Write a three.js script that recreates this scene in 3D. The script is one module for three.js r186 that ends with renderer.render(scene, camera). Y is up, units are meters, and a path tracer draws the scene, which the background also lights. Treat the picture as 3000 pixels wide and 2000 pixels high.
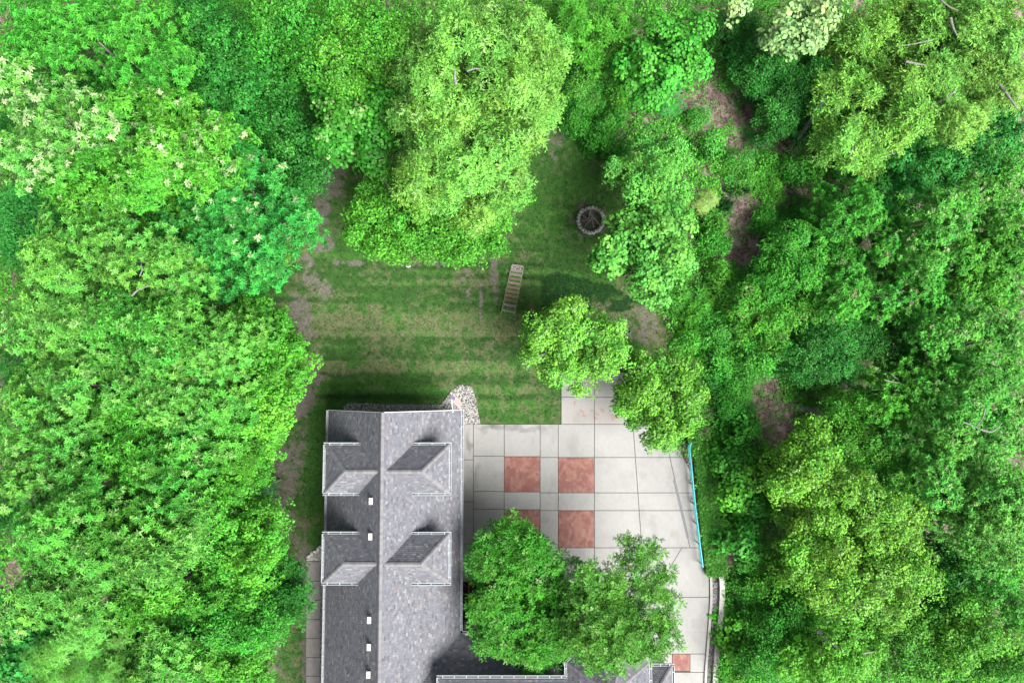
import * as THREE from 'three';
import { mergeGeometries } from 'three/addons/utils/BufferGeometryUtils.js';

// ───────────────────────── camera, sky, sun, exposure ─────────────────────────
const scene = new THREE.Scene();
const H = 53, F = 2000, TILT = 0.068;                 // drone height (m), focal length in photo pixels, tilt off the vertical
const camera = new THREE.PerspectiveCamera(2 * Math.atan(1000 / F) * 180 / Math.PI, 3000 / 2000, 0.5, 900);
camera.position.set(0, H, 0);
camera.up.set(0, 0, -1);
camera.lookAt(0, 0, -H * Math.tan(TILT));

const SKY = 0.062;                                     // thin bright cloud, even all over
{
  const w = 64, h = 32, d = new Float32Array(w * h * 4);
  for (let y = 0; y < h; y++) for (let x = 0; x < w; x++) {
    const el = (y + 0.5) / h - 0.5, k = SKY * (0.9 + 0.35 * Math.max(0, el)), i = (y * w + x) * 4;
    d[i] = k * 0.95; d[i + 1] = k; d[i + 2] = k * 1.1; d[i + 3] = 1;
  }
  const t = new THREE.DataTexture(d, w, h, THREE.RGBAFormat, THREE.FloatType);
  t.mapping = THREE.EquirectangularReflectionMapping; t.magFilter = THREE.LinearFilter; t.needsUpdate = true;
  scene.background = t; scene.environment = t;
}
const sun = new THREE.DirectionalLight(new THREE.Color(1, 0.965, 0.9), 1.5);
sun.position.set(53, 74, 46); sun.target.position.set(0, 0, 0);
sun.castShadow = true; sun.shadow.radius = 84; sun.shadow.mapSize.set(2048, 2048);
Object.assign(sun.shadow.camera, { left: -60, right: 60, top: 60, bottom: -60, near: 1, far: 240 });
scene.add(sun, sun.target);

const renderer = new THREE.WebGLRenderer({ antialias: true });
renderer.setSize(1024, 682);
renderer.toneMapping = THREE.LinearToneMapping;
renderer.toneMappingExposure = 10.4;
renderer.shadowMap.enabled = true;

// ───────────────────────── helpers ─────────────────────────
const V = (x, y, z) => new THREE.Vector3(x, y, z);
function rng(seed) { let a = seed >>> 0 || 1; return () => { a |= 0; a = a + 0x6D2B79F5 | 0; let t = Math.imul(a ^ a >>> 15, 1 | a); t = t + Math.imul(t ^ t >>> 7, 61 | t) ^ t; return ((t ^ t >>> 14) >>> 0) / 4294967296; }; }
const hash = (x, y) => { let h = Math.imul(x, 374761393) + Math.imul(y, 668265263) | 0; h = Math.imul(h ^ h >>> 13, 1274126177); return ((h ^ h >>> 16) >>> 0) / 4294967296; };
function noise(x, y) {
  const xi = Math.floor(x), yi = Math.floor(y), fx = x - xi, fy = y - yi, u = fx * fx * (3 - 2 * fx), v = fy * fy * (3 - 2 * fy);
  const a = hash(xi, yi), b = hash(xi + 1, yi), c = hash(xi, yi + 1), d = hash(xi + 1, yi + 1);
  return a + (b - a) * u + (c - a) * v + (a - b - c + d) * u * v;
}
const fbm = (x, y, o = 4) => { let s = 0, a = 0.5, n = 0; for (let i = 0; i < o; i++) { s += a * noise(x, y); n += a; x = x * 2.03 + 17.1; y = y * 2.03 + 9.7; a *= 0.5; } return s / n; };
const sst = (a, b, x) => { const t = Math.min(1, Math.max(0, (x - a) / (b - a))); return t * t * (3 - 2 * t); };
const lerp = (a, b, t) => a + (b - a) * t;
const mix3 = (a, b, t) => [lerp(a[0], b[0], t), lerp(a[1], b[1], t), lerp(a[2], b[2], t)];
const toS = c => { c = Math.min(1, Math.max(0, c)); return c <= 0.0031308 ? c * 12.92 : 1.055 * Math.pow(c, 1 / 2.4) - 0.055; };
const ct = Math.cos(TILT), st = Math.sin(TILT);
// a photo pixel and a known height above the yard give a place
function P(px, py, h = 0) {
  const u = (px - 1500) / F, v = (1000 - py) / F, dy = -ct + v * st, dz = -st - v * ct, s = (H - h) / -dy;
  return V(u * s, h, dz * s);
}
const S = 3000 / 2352;                                 // second set of pixel coordinates, read off a 2352 wide copy
const Q = (x, y, h = 0) => P(x * S, y * S, h);
function toQ(x, z) { const yy = -H, f = -ct * yy - st * z, v = (st * yy - ct * z) / f, u = x / f; return [(1500 + u * F) / S, (1000 - v * F) / S]; }
const gh = (x, z) => -6.5 * sst(17.2, 36, x) + (x > 17.4 ? 0.5 * (fbm(x * 0.2, z * 0.2, 3) - 0.5) * sst(17.4, 20, x) : 0);
function G(px, py) { let h = 0, p; for (let i = 0; i < 5; i++) { p = P(px, py, h); h = gh(p.x, p.z); } p.y = h; return p; }
const inPoly = (x, y, p) => { let c = false; for (let i = 0, j = p.length - 1; i < p.length; j = i++) if ((p[i][1] > y) !== (p[j][1] > y) && x < (p[j][0] - p[i][0]) * (y - p[i][1]) / (p[j][1] - p[i][1]) + p[i][0]) c = !c; return c; };

const taken = {};
function numbered(n) { taken[n] = (taken[n] || 0) + 1; return taken[n] === 1 ? n : `${n}_${String(taken[n] - 1).padStart(3, '0')}`; }
const sh = m => { m.castShadow = m.receiveShadow = true; return m; };
function part(name, geo, mat, parent) { const m = sh(new THREE.Mesh(geo, mat)); m.name = name; parent.add(m); return m; }
function tag(o, label, category, group, kind) { if (label) o.userData.label = label; if (category) o.userData.category = category; if (group) o.userData.group = group; if (kind) o.userData.kind = kind; return o; }
function thing(name, label, category, pos = [0, 0, 0], group) { const g = new THREE.Group(); g.name = numbered(name); g.position.set(...pos); scene.add(g); return tag(g, label, category, group); }
function struct(name, geo, mat, label) { const m = geo ? part(numbered(name), geo, mat, scene) : (() => { const g = new THREE.Group(); g.name = numbered(name); scene.add(g); return g; })(); return tag(m, label, null, null, 'structure'); }
function bake(geo, pos, rot, scl) { const m = new THREE.Matrix4().compose(pos || V(0, 0, 0), rot ? new THREE.Quaternion().setFromEuler(new THREE.Euler(...rot)) : new THREE.Quaternion(), scl || V(1, 1, 1)); geo.applyMatrix4(m); return geo; }
const box = (w, h, d, x = 0, y = 0, z = 0) => new THREE.BoxGeometry(w, h, d).translate(x, y, z);
function tri(verts, faces) {                             // flat shaded triangles from shared corners
  const p = []; for (const f of faces) for (const i of f) p.push(...verts[i]);
  const g = new THREE.BufferGeometry(); g.setAttribute('position', new THREE.Float32BufferAttribute(p, 3));
  const uv = []; for (let i = 0; i < p.length; i += 3) uv.push(p[i], p[i + 2]); g.setAttribute('uv', new THREE.Float32BufferAttribute(uv, 2));
  g.computeVertexNormals(); return g;
}
// tapered bent tube through points with radii
function limbGeo(pts, radii, seg = 7) {
  const curve = new THREE.CatmullRomCurve3(pts), n = Math.max(4, pts.length * 3), fr = curve.computeFrenetFrames(n, false), pos = [], nor = [], uv = [], idx = [];
  for (let i = 0; i <= n; i++) {
    const t = i / n, c = curve.getPoint(t), k = t * (radii.length - 1), a = Math.floor(Math.min(k, radii.length - 2)), r = lerp(radii[a], radii[a + 1], k - a);
    for (let j = 0; j <= seg; j++) {
      const th = j / seg * Math.PI * 2, d = fr.normals[i].clone().multiplyScalar(Math.cos(th)).addScaledVector(fr.binormals[i], Math.sin(th));
      pos.push(c.x + d.x * r, c.y + d.y * r, c.z + d.z * r); nor.push(d.x, d.y, d.z); uv.push(j / seg, t * 3);
      if (i < n && j < seg) { const q = i * (seg + 1) + j; idx.push(q, q + 1, q + seg + 1, q + 1, q + seg + 2, q + seg + 1); }
    }
  }
  for (const [e, s] of [[0, -1], [n, 1]]) {              // end caps
    const c = curve.getPoint(e / n), tn = fr.tangents[e], b = pos.length / 3; pos.push(c.x, c.y, c.z); nor.push(tn.x * s, tn.y * s, tn.z * s); uv.push(0.5, 0.5);
    for (let j = 0; j < seg; j++) { const q = e * (seg + 1) + j; s > 0 ? idx.push(b, q, q + 1) : idx.push(b, q + 1, q); }
  }
  const g = new THREE.BufferGeometry(); g.setAttribute('position', new THREE.Float32BufferAttribute(pos, 3)); g.setAttribute('normal', new THREE.Float32BufferAttribute(nor, 3)); g.setAttribute('uv', new THREE.Float32BufferAttribute(uv, 2)); g.setIndex(idx); return g;
}
function texture(w, h, fn, repeat) {                     // fn(u, v) -> linear rgb
  const d = new Uint8Array(w * h * 4);
  for (let y = 0; y < h; y++) for (let x = 0; x < w; x++) { const c = fn((x + 0.5) / w, (y + 0.5) / h), i = (y * w + x) * 4; d[i] = toS(c[0]) * 255; d[i + 1] = toS(c[1]) * 255; d[i + 2] = toS(c[2]) * 255; d[i + 3] = 255; }
  const t = new THREE.DataTexture(d, w, h); t.colorSpace = THREE.SRGBColorSpace; t.magFilter = THREE.LinearFilter; t.minFilter = THREE.LinearFilter; t.wrapS = t.wrapT = THREE.RepeatWrapping; if (repeat) t.repeat.set(repeat[0], repeat[1]); t.needsUpdate = true; return t;
}
function greyTexture(w, h, fn, repeat) { const t = texture(w, h, (u, v) => { const k = fn(u, v); return [k, k, k]; }, repeat); t.colorSpace = THREE.NoColorSpace; return t; }
const std = (r, g, b, rough = 0.85, o = {}) => new THREE.MeshStandardMaterial({ color: new THREE.Color().setRGB(r, g, b), roughness: rough, ...o });
function polyGeo(pts, y, uvScale = 1, ox = 0, oz = 0, thick = 0) {   // flat polygon from world points; uv in metres times uvScale
  const shape = new THREE.Shape(pts.map(p => new THREE.Vector2(p.x, -p.z)));
  const g = thick ? new THREE.ExtrudeGeometry(shape, { depth: thick, bevelEnabled: true, bevelThickness: 0.012, bevelSize: 0.012, bevelOffset: -0.012, bevelSegments: 1 }) : new THREE.ShapeGeometry(shape);
  g.rotateX(-Math.PI / 2); g.translate(0, y - (thick ? thick + 0.012 : 0), 0);
  const p = g.attributes.position, uv = g.attributes.uv; for (let i = 0; i < p.count; i++) uv.setXY(i, (p.getX(i) - ox) * uvScale, (p.getZ(i) - oz) * uvScale);
  return g;
}

// ───────────────────────── ground ─────────────────────────
const litterPix = [[1500, 215, 70, 30], [1560, 235, 60, 30], [1650, 255, 80, 45], [1720, 250, 50, 60], [1740, 330, 60, 40], [1850, 330, 60, 60], [1900, 430, 90, 40], [1710, 470, 45, 80], [1690, 560, 40, 60], [1740, 590, 30, 60], [1760, 900, 40, 45], [1790, 980, 45, 60], [1770, 1060, 30, 30], [1690, 1285, 28, 20], [1780, 1110, 40, 30], [1960, 430, 50, 40]];
const litterAt = (qx, qy) => { let s = 0; for (const [x, y, a, b] of litterPix) { const e = ((qx - x) / a) ** 2 + ((qy - y) / b) ** 2; s = Math.max(s, 1 - sst(0.3, 1.5, e)); } return s; };
{
  const ticks = []; for (let v = -300; v < -60; v += 24) ticks.push(v); for (let v = -60; v <= 60; v += 1) ticks.push(v); for (let v = 84; v <= 300; v += 24) ticks.push(v);
  const n = ticks.length, pos = [], uv = [], idx = [];
  for (let j = 0; j < n; j++) for (let i = 0; i < n; i++) {
    const x = ticks[i], z = ticks[j]; pos.push(x, gh(x, z) - 0.03, z); uv.push(x / 11, z / 11);
    if (i < n - 1 && j < n - 1) { const q = j * n + i; idx.push(q, q + n, q + 1, q + 1, q + n, q + n + 1); }
  }
  const g = new THREE.BufferGeometry(); g.setAttribute('position', new THREE.Float32BufferAttribute(pos, 3)); g.setAttribute('uv', new THREE.Float32BufferAttribute(uv, 2)); g.setIndex(idx); g.computeVertexNormals();
  const wrapNoise = (u, v, k, o) => { const a = fbm(u * k, v * k, o), b = fbm((u - 1) * k, v * k, o), c = fbm(u * k, (v - 1) * k, o), d = fbm((u - 1) * k, (v - 1) * k, o); return lerp(lerp(a, b, u), lerp(c, d, u), v); };
  const map = texture(1024, 1024, (u, v) => {
    const f = wrapNoise(u, v, 90, 2), m = wrapNoise(u, v, 14, 3), w = wrapNoise(u + 3, v, 34, 2);
    let c = mix3([0.045, 0.03, 0.026], [0.14, 0.098, 0.086], sst(0.25, 0.75, f)); c = mix3(c, [0.19, 0.15, 0.135], sst(0.62, 0.8, w) * 0.8); return mix3(c, [0.03, 0.07, 0.015], sst(0.5, 0.68, m) * 0.75);
  });
  struct('ground', g, new THREE.MeshStandardMaterial({ map, roughness: 1, bumpMap: greyTexture(512, 512, (u, v) => wrapNoise(u, v, 60, 3)), bumpScale: 0.05 }), 'brown leaf litter floor of the wood');
}
// lawn: grass, thatch and bare soil where the photograph shows them
const lawnPix = [[600, 250], [1228, 225], [1285, 285], [1385, 335], [1440, 420], [1465, 560], [1470, 690], [1535, 735], [1545, 800], [1490, 880], [1490, 1000], [1060, 1000], [1060, 1640], [520, 1640], [570, 1400], [585, 1250], [560, 1100], [620, 900], [590, 680], [680, 600], [705, 420]];
const soilPix = [[760, 395, 38, 60, 1], [800, 360, 30, 30, 0.8], [738, 470, 22, 60, 0.9], [735, 560, 40, 22, 0.9], [700, 600, 26, 16, 0.9], [720, 640, 30, 20, 0.8], [690, 715, 28, 50, 1], [735, 670, 36, 26, 0.7], [800, 604, 50, 8, 1], [655, 750, 16, 30, 0.7], [720, 850, 26, 50, 0.9], [700, 910, 24, 60, 0.9], [690, 980, 22, 60, 0.8], [665, 1060, 36, 60, 0.85], [655, 1130, 34, 50, 0.8], [650, 1190, 30, 60, 0.7], [630, 1500, 24, 60, 0.6], [1105, 690, 5, 50, 1], [1135, 620, 10, 34, 0.8], [1075, 690, 22, 30, 0.45], [1450, 760, 60, 44, 0.5], [1480, 720, 30, 40, 0.5], [1270, 320, 34, 60, 0.35], [1140, 660, 8, 40, 0.8], [1085, 640, 40, 26, 0.45], [700, 770, 50, 14, 0.5], [980, 605, 60, 7, 0.8], [1354, 506, 52, 50, 0.55], [690, 1290, 16, 60, 0.8], [700, 1420, 10, 200, 0.9]];
const greenPix = [[880, 900, 140, 40, 1], [800, 950, 60, 60, 1], [1250, 600, 90, 70, 0.8], [1200, 640, 50, 80, 0.6], [1290, 440, 110, 120, 0.6], [1300, 620, 120, 50, 0.8], [735, 1080, 30, 200, 1], [740, 1240, 16, 60, 1], [1200, 945, 80, 35, 0.7], [880, 680, 60, 20, 0.5], [1000, 700, 50, 25, 0.5], [830, 570, 90, 30, 0.7], [1240, 680, 20, 80, 0.7]];
function lawnColor(x, z) {
  const [qx, qy] = toQ(x, z);
  const n1 = fbm(x * 0.55, z * 0.8, 5), n2 = fbm(x * 2.6 + 40, z * 2.6, 4), n3 = noise(x * 9, z * 9), wig = (fbm(x * 0.3, z * 0.3, 2) - 0.5) * 30;
  let soil = 0; for (const [a, b, c, d, k] of soilPix) { const e = ((qx - a) / c) ** 2 + ((qy - b) / d) ** 2; soil = Math.max(soil, k * (1 - sst(0.25, 1.7, e))); }
  let lush = 0; for (const [a, b, c, d, k] of greenPix) { const e = ((qx - a) / c) ** 2 + ((qy - b) / d) ** 2; lush = Math.max(lush, k * (1 - sst(0.4, 1.6, e))); }
  const stripe = qy > 570 && qy < 940 && qx < 1250 ? sst(0.3, 0.7, noise((qy + wig * 0.25) / 13, 3.3 + qx / 700)) : 0.5;
  const stripe2 = qx > 1150 && qy > 470 && qy < 660 ? sst(0.3, 0.7, noise((qy - qx * 0.12 + wig * 0.2) / 12, 8.3 + qx / 600)) : 0.5;
  let dry = sst(0.36, 0.64, n1 * 0.45 + n2 * 0.5 + (stripe - 0.5) * 0.12 + 0.01 - lush * 0.2 + soil * 0.1);
  const bands = 1 + 0.55 * (stripe - 0.5) + 0.4 * (stripe2 - 0.5); let c = mix3([0.012, 0.05, 0.004], [0.024, 0.088, 0.007], n2); c = [c[0] * bands, c[1] * bands, c[2] * bands]; c = mix3(c, [0.035, 0.105, 0.015], sst(0.55, 0.8, stripe * 0.25 + stripe2 * 0.35 + n2 * 0.4) * 0.6);
  c = mix3(c, mix3([0.058, 0.062, 0.026], [0.1, 0.09, 0.055], n3), dry * (qy > 560 ? 0.72 : 0.45));
  c = mix3(c, mix3([0.05, 0.046, 0.039], [0.1, 0.093, 0.081], n3 * 0.6 + n2 * 0.4), 0.9 * sst(0.24, 0.66, soil * 0.66 + (n2 - 0.5) * 1.1 + (n1 - 0.5) * 0.5 + 0.02) * (soil > 0.02 ? 1 : 0));
  const k = 1.08 * (0.6 + 0.8 * hash(Math.round(x * 60), Math.round(z * 60))); return [c[0] * k, c[1] * k, c[2] * k];
}
const LX = -27, LZ = -27, LW = 56;
{
  const N = 1400, map = texture(N, N, (u, v) => lawnColor(LX + u * LW, LZ + v * LW));
  const bump = greyTexture(512, 512, (u, v) => 0.5 * hash(Math.floor(u * 512), Math.floor(v * 512)) + 0.5 * fbm(u * 50, v * 50, 3), [14, 14]);
  const g = polyGeo(lawnPix.map(([x, y]) => Q(x, y)), 0, 1 / LW, LX, LZ);
  struct('lawn', g, new THREE.MeshStandardMaterial({ map, roughness: 1, bumpMap: bump, bumpScale: 0.03 }), 'mown lawn with dry patches and bare soil');
}

// ───────────────────────── house ─────────────────────────
const M = {
  deck: std(0.05, 0.051, 0.06, 0.95), shingle: new THREE.MeshStandardMaterial({ color: 0xffffff, roughness: 0.92, bumpMap: greyTexture(64, 64, (u, v) => hash(Math.floor(u * 64), Math.floor(v * 64))), bumpScale: 0.004 }),
  cap: std(0.118, 0.118, 0.13, 0.9), cap2: std(0.1, 0.1, 0.113, 0.9), cap3: std(0.132, 0.13, 0.138, 0.9),
  gutter: std(0.27, 0.295, 0.32, 0.55), hanger: std(0.4, 0.41, 0.42, 0.5), siding: std(0.42, 0.4, 0.36, 0.8), fascia: std(0.6, 0.61, 0.62, 0.6),
  vent: std(0.4, 0.385, 0.37, 0.5), ventDark: std(0.06, 0.06, 0.065, 0.8), rust: std(0.25, 0.1, 0.05, 0.9), glass: std(0.03, 0.035, 0.04, 0.1),
};
const he = 4.6, hr = 9.5, hd = 7.7;
const zN = (P(960, 1203, he).z + P(1115, 1208, hr).z + P(1351, 1201, he).z) / 3, zS = 36;
const xw = P(957, 1500, he).x, xe = P(1350, 1500, he).x, xr = (xw + xe) / 2, pitch = (hr - he) / ((xe - xw) / 2);
const zE = P(1400, 1855, he).z, runE = (hr - he) / pitch, xEllEast = P(1720, 1855, he).x;
const house = thing('house', 'grey shingled house with hipped dormers beside the concrete driveway', 'house');

const shingleGeo = (() => {                              // one tab: a thin wedge, thick at the lower edge, 1 wide
  const a = 0.5, l = 0.076, t = 0.026, v = [[-a, 0.002, -l], [a, 0.002, -l], [a, 0.002 + t, l], [-a, 0.002 + t, l], [a, 0, l], [-a, 0, l]];
  const g = tri(v, [[0, 2, 1], [0, 3, 2], [3, 5, 4], [3, 4, 2], [1, 2, 4], [0, 5, 3]]); return g;
})();
const tabTones = [[0.0913, 0.094, 0.1112], [0.0822, 0.0847, 0.1028], [0.1022, 0.1042, 0.1218], [0.073, 0.0755, 0.0922], [0.1141, 0.116, 0.1322], [0.1415, 0.14, 0.1484], [0.1113, 0.0967, 0.1028], [0.0602, 0.0627, 0.078], [0.1503, 0.1494, 0.1554]];
const tabOdds = [0.3, 0.52, 0.7, 0.8, 0.88, 0.92, 0.955, 0.985, 1];
let shSeed = 5;
function roofFace(parent, corners, deckT = 0.12) {       // corners counter-clockwise from outside, first edge along the eave
  const c = corners.map(p => V(...p)), n = new THREE.Vector3();
  for (let i = 0; i < c.length; i++) { const a = c[i], b = c[(i + 1) % c.length]; n.x += (a.y - b.y) * (a.z + b.z); n.y += (a.z - b.z) * (a.x + b.x); n.z += (a.x - b.x) * (a.y + b.y); }
  n.normalize(); if (n.y < 0) { n.negate(); c.reverse(); }
  const up = V(0, 1, 0).addScaledVector(n, -n.y).normalize(), u = new THREE.Vector3().crossVectors(n, up).negate(), o = c[0];
  const down = up.clone().negate();
  const flat = c.map(p => { const d = p.clone().sub(o); return [d.dot(u), d.dot(up)]; });
  const k = c.length, top = c.map(p => p.toArray()), bot = c.map(p => p.clone().addScaledVector(n, -deckT).toArray()), faces = [];
  for (let i = 1; i < k - 1; i++) { faces.push([0, i, i + 1]); faces.push([k, k + i + 1, k + i]); }
  for (let i = 0; i < k; i++) { const j = (i + 1) % k; faces.push([i, k + i, k + j], [i, k + j, j]); }
  part('roof_deck', tri([...top, ...bot], faces), M.deck, parent);
  const b0 = Math.min(...flat.map(p => p[1])), b1 = Math.max(...flat.map(p => p[1])), R = rng(shSeed++), mats = [], cols = [], mm = new THREE.Matrix4();
  const span = b => { let lo = 1e9, hi = -1e9; for (let i = 0; i < k; i++) { const [x0, y0] = flat[i], [x1, y1] = flat[(i + 1) % k]; if ((y0 - b) * (y1 - b) <= 0 && y0 !== y1) { const x = x0 + (x1 - x0) * (b - y0) / (y1 - y0); lo = Math.min(lo, x); hi = Math.max(hi, x); } } return [lo, hi]; };
  for (let b = b0 + 0.072; b < b1 - 0.03; b += 0.143) {
    const [lo, hi] = span(Math.max(b0 + 0.01, b)); let a = lo - R() * 0.2;
    while (a < hi) {
      const w = 0.13 + R() * 0.15, s = Math.max(a, lo), e = Math.min(a + w, hi); a += w; if (e - s < 0.03) continue;
      const ctr = o.clone().addScaledVector(u, (s + e) / 2).addScaledVector(up, b).addScaledVector(n, 0.004 + R() * 0.005);
      const ww = e - s - 0.008; mm.makeBasis(u.clone().multiplyScalar(-ww), n, down); mm.setPosition(ctr); mats.push(mm.clone());
      const q = R(), t = tabTones[tabOdds.findIndex(v => q <= v)], j = 0.9 + R() * 0.2; cols.push(new THREE.Color().setRGB(t[0] * j, t[1] * j, t[2] * j));
    }
  }
  const im = sh(new THREE.InstancedMesh(shingleGeo, M.shingle, mats.length)); im.name = 'shingle_courses'; im.userData.kind = 'stuff';
  mats.forEach((m, i) => { im.setMatrixAt(i, m); im.setColorAt(i, cols[i]); }); parent.add(im);
  return n;
}
const capGeo = (w, drop, l) => { const t = 0.02, v = []; for (const z of [-l / 2, l / 2]) { const y = z > 0 ? 0.012 : 0; v.push([-w, y - drop, z], [-w * 0.35, y - drop * 0.22, z], [0, y, z], [w * 0.35, y - drop * 0.22, z], [w, y - drop, z], [w * 0.97, y - drop - t, z], [-w * 0.97, y - drop - t, z]); } const f = []; for (let i = 0; i < 7; i++) { const j = (i + 1) % 7; f.push([i, i + 7, j + 7], [i, j + 7, j]); } f.push([0, 1, 6], [1, 5, 6], [1, 2, 3], [1, 3, 5], [3, 4, 5], [7, 13, 8], [8, 13, 12], [8, 10, 9], [8, 12, 10], [10, 12, 11]); return tri(v, f); };
const capSteep = capGeo(0.15, 0.14, 0.24), capFlat = capGeo(0.14, 0.085, 0.24), capHip = capGeo(0.14, 0.06, 0.24);
function caps(parent, p0, p1, geo) {
  const a = V(...p0), b = V(...p1), d = b.clone().sub(a), len = d.length(); d.normalize(); const n = Math.max(2, Math.round(len / 0.2)), R = rng(Math.round(len * 997));
  const side = new THREE.Vector3().crossVectors(V(0, 1, 0), d).normalize(), up = new THREE.Vector3().crossVectors(d, side).normalize();
  for (let i = 0; i < n; i++) {
    const m = part('ridge_cap', geo, [M.cap, M.cap2, M.cap, M.cap3][Math.floor(R() * 4)], parent);
    m.quaternion.setFromRotationMatrix(new THREE.Matrix4().makeBasis(side, up, d)); m.position.copy(a).addScaledVector(d, (i + 0.5) * len / n).addScaledVector(up, 0.035 + 0.002 * (i % 2));
  }
}
// open trough along an axis-aligned or slanting eave line, `out` points away from the roof
function gutter(p0, p1, out) {
  const a = V(...p0), b = V(...p1), d = b.clone().sub(a), len = d.length(); d.normalize(); const o = V(...out);
  const W = 0.15, Dp = 0.12, geo = mergeGeometries([box(W, 0.01, len, W / 2, -Dp, 0), box(0.012, Dp, len, 0.006, -Dp / 2, 0), box(0.012, Dp, len, W - 0.006, -Dp / 2, 0), box(0.03, 0.012, len, W - 0.005, 0.008, 0), box(0.025, 0.012, len, 0.006, 0.008, 0)]);
  const m = part('gutter', geo, M.gutter, house); m.quaternion.setFromRotationMatrix(new THREE.Matrix4().makeBasis(o, V(0, 1, 0), new THREE.Vector3().crossVectors(o, V(0, 1, 0)))); m.position.copy(a).add(b).multiplyScalar(0.5).addScaledVector(V(0, 1, 0), 0.03);
  const hg = box(W, 0.014, 0.035), n = Math.max(1, Math.round(len / 0.75)); for (let i = 0; i < n; i++) { const h = part('hanger', hg, M.hanger, m); h.position.set(W / 2, 0.022, (i + 0.5) / n * len - len / 2); }
  return m;
}
// main roof
{
  const roof = new THREE.Group(); roof.name = 'main_roof'; house.add(roof);
  roofFace(roof, [[xw, he, zS], [xw, he, zN], [xr, hr, zN], [xr, hr, zS]]);
  roofFace(roof, [[xe, he, zN], [xe, he, zE], [xr, hr, zE + runE], [xr, hr, zN]]);
  caps(roof, [xr, hr, zN], [xr, hr, 27], capSteep);
  for (const [x0, s] of [[xw, 1], [xe, -1]]) {           // rake boards on the gable
    const L = Math.hypot(xr - x0, hr - he), g = box(L, 0.16, 0.03); const m = part('rake_board', g, M.fascia, roof); m.position.set((x0 + xr) / 2, (he + hr) / 2 - 0.1, zN - 0.018); m.rotation.z = s * Math.atan2(hr - he, xr - xw);
  }
  gutter([xw, he, zN], [xw, he, zS], [-1, 0, 0]); gutter([xe, he, zN], [xe, he, zE - 0.16], [1, 0, 0]);
  const wg = new THREE.Shape([[xw + 0.5, -0.1], [xe - 0.5, -0.1], [xe - 0.5, he - 0.1], [xr, hr - 0.5], [xw + 0.5, he - 0.1]].map(p => new THREE.Vector2(...p)));
  const w = part('wall', new THREE.ExtrudeGeometry(wg, { depth: zS - zN - 0.6, bevelEnabled: false }), M.siding, house); w.position.z = zN + 0.4;
}
const xi = (h, s) => xr + s * (hr - h) / pitch;          // where the main slope is at height h
function dormer(s, xFace, z0, z1, label) {
  const dg = new THREE.Group(); dg.name = 'dormer'; house.add(dg); if (label) dg.userData.label = label;
  const zm = (z0 + z1) / 2, rise = 1.55, hz = hd + rise, xa = xFace - s * 1.62, xb = xi(hz, s), xc = xi(hd, s);
  roofFace(dg, s < 0 ? [[xFace, hd, z1], [xFace, hd, z0], [xa, hz, zm]] : [[xFace, hd, z0], [xFace, hd, z1], [xa, hz, zm]]);
  roofFace(dg, [[xFace, hd, z0], [xc, hd, z0], [xb, hz, zm], [xa, hz, zm]]);
  roofFace(dg, [[xc, hd, z1], [xFace, hd, z1], [xa, hz, zm], [xb, hz, zm]]);
  caps(dg, [xa, hz, zm], [xb, hz, zm], capFlat); caps(dg, [xFace, hd, z0], [xa, hz, zm], capHip); caps(dg, [xFace, hd, z1], [xa, hz, zm], capHip);
  const e = 0.152;
  gutter([xFace, hd, z0], [xFace, hd, z1], [s, 0, 0]);
  gutter([xFace + s * e, hd, z0], [xc, hd, z0], [0, 0, -1]); gutter([xFace + s * e, hd, z1], [xc, hd, z1], [0, 0, 1]);
  part('rusty_flashing', box(0.16, 0.02, 0.12, xc - s * 0.05, hd + 0.05, z0 - 0.06), M.rust, dg);
  const x2 = xFace - s * 0.35, wl = Math.abs(xc - x2), dw = part('dormer_wall', box(wl, hd - he - 0.3, z1 - z0 - 0.7, (x2 + xc) / 2, (hd + he) / 2, zm), M.siding, dg);
  part('dormer_window', box(0.04, 1.1, 1.1, x2 + s * 0.03, hd - 1.0, zm), M.glass, dg);
  return dg;
}
const dz = (y, h) => P(1100, y, h).z;
dormer(-1, P(953, 1373, hd).x, dz(1303, hd), dz(1444, hd)); dormer(1, P(1315.5, 1373, hd).x, dz(1303, hd), dz(1444, hd));
dormer(-1, P(949, 1635, hd).x, dz(1564, hd), dz(1706, hd)); dormer(1, P(1314.5, 1635, hd).x, dz(1565, hd), dz(1707, hd));
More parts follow.
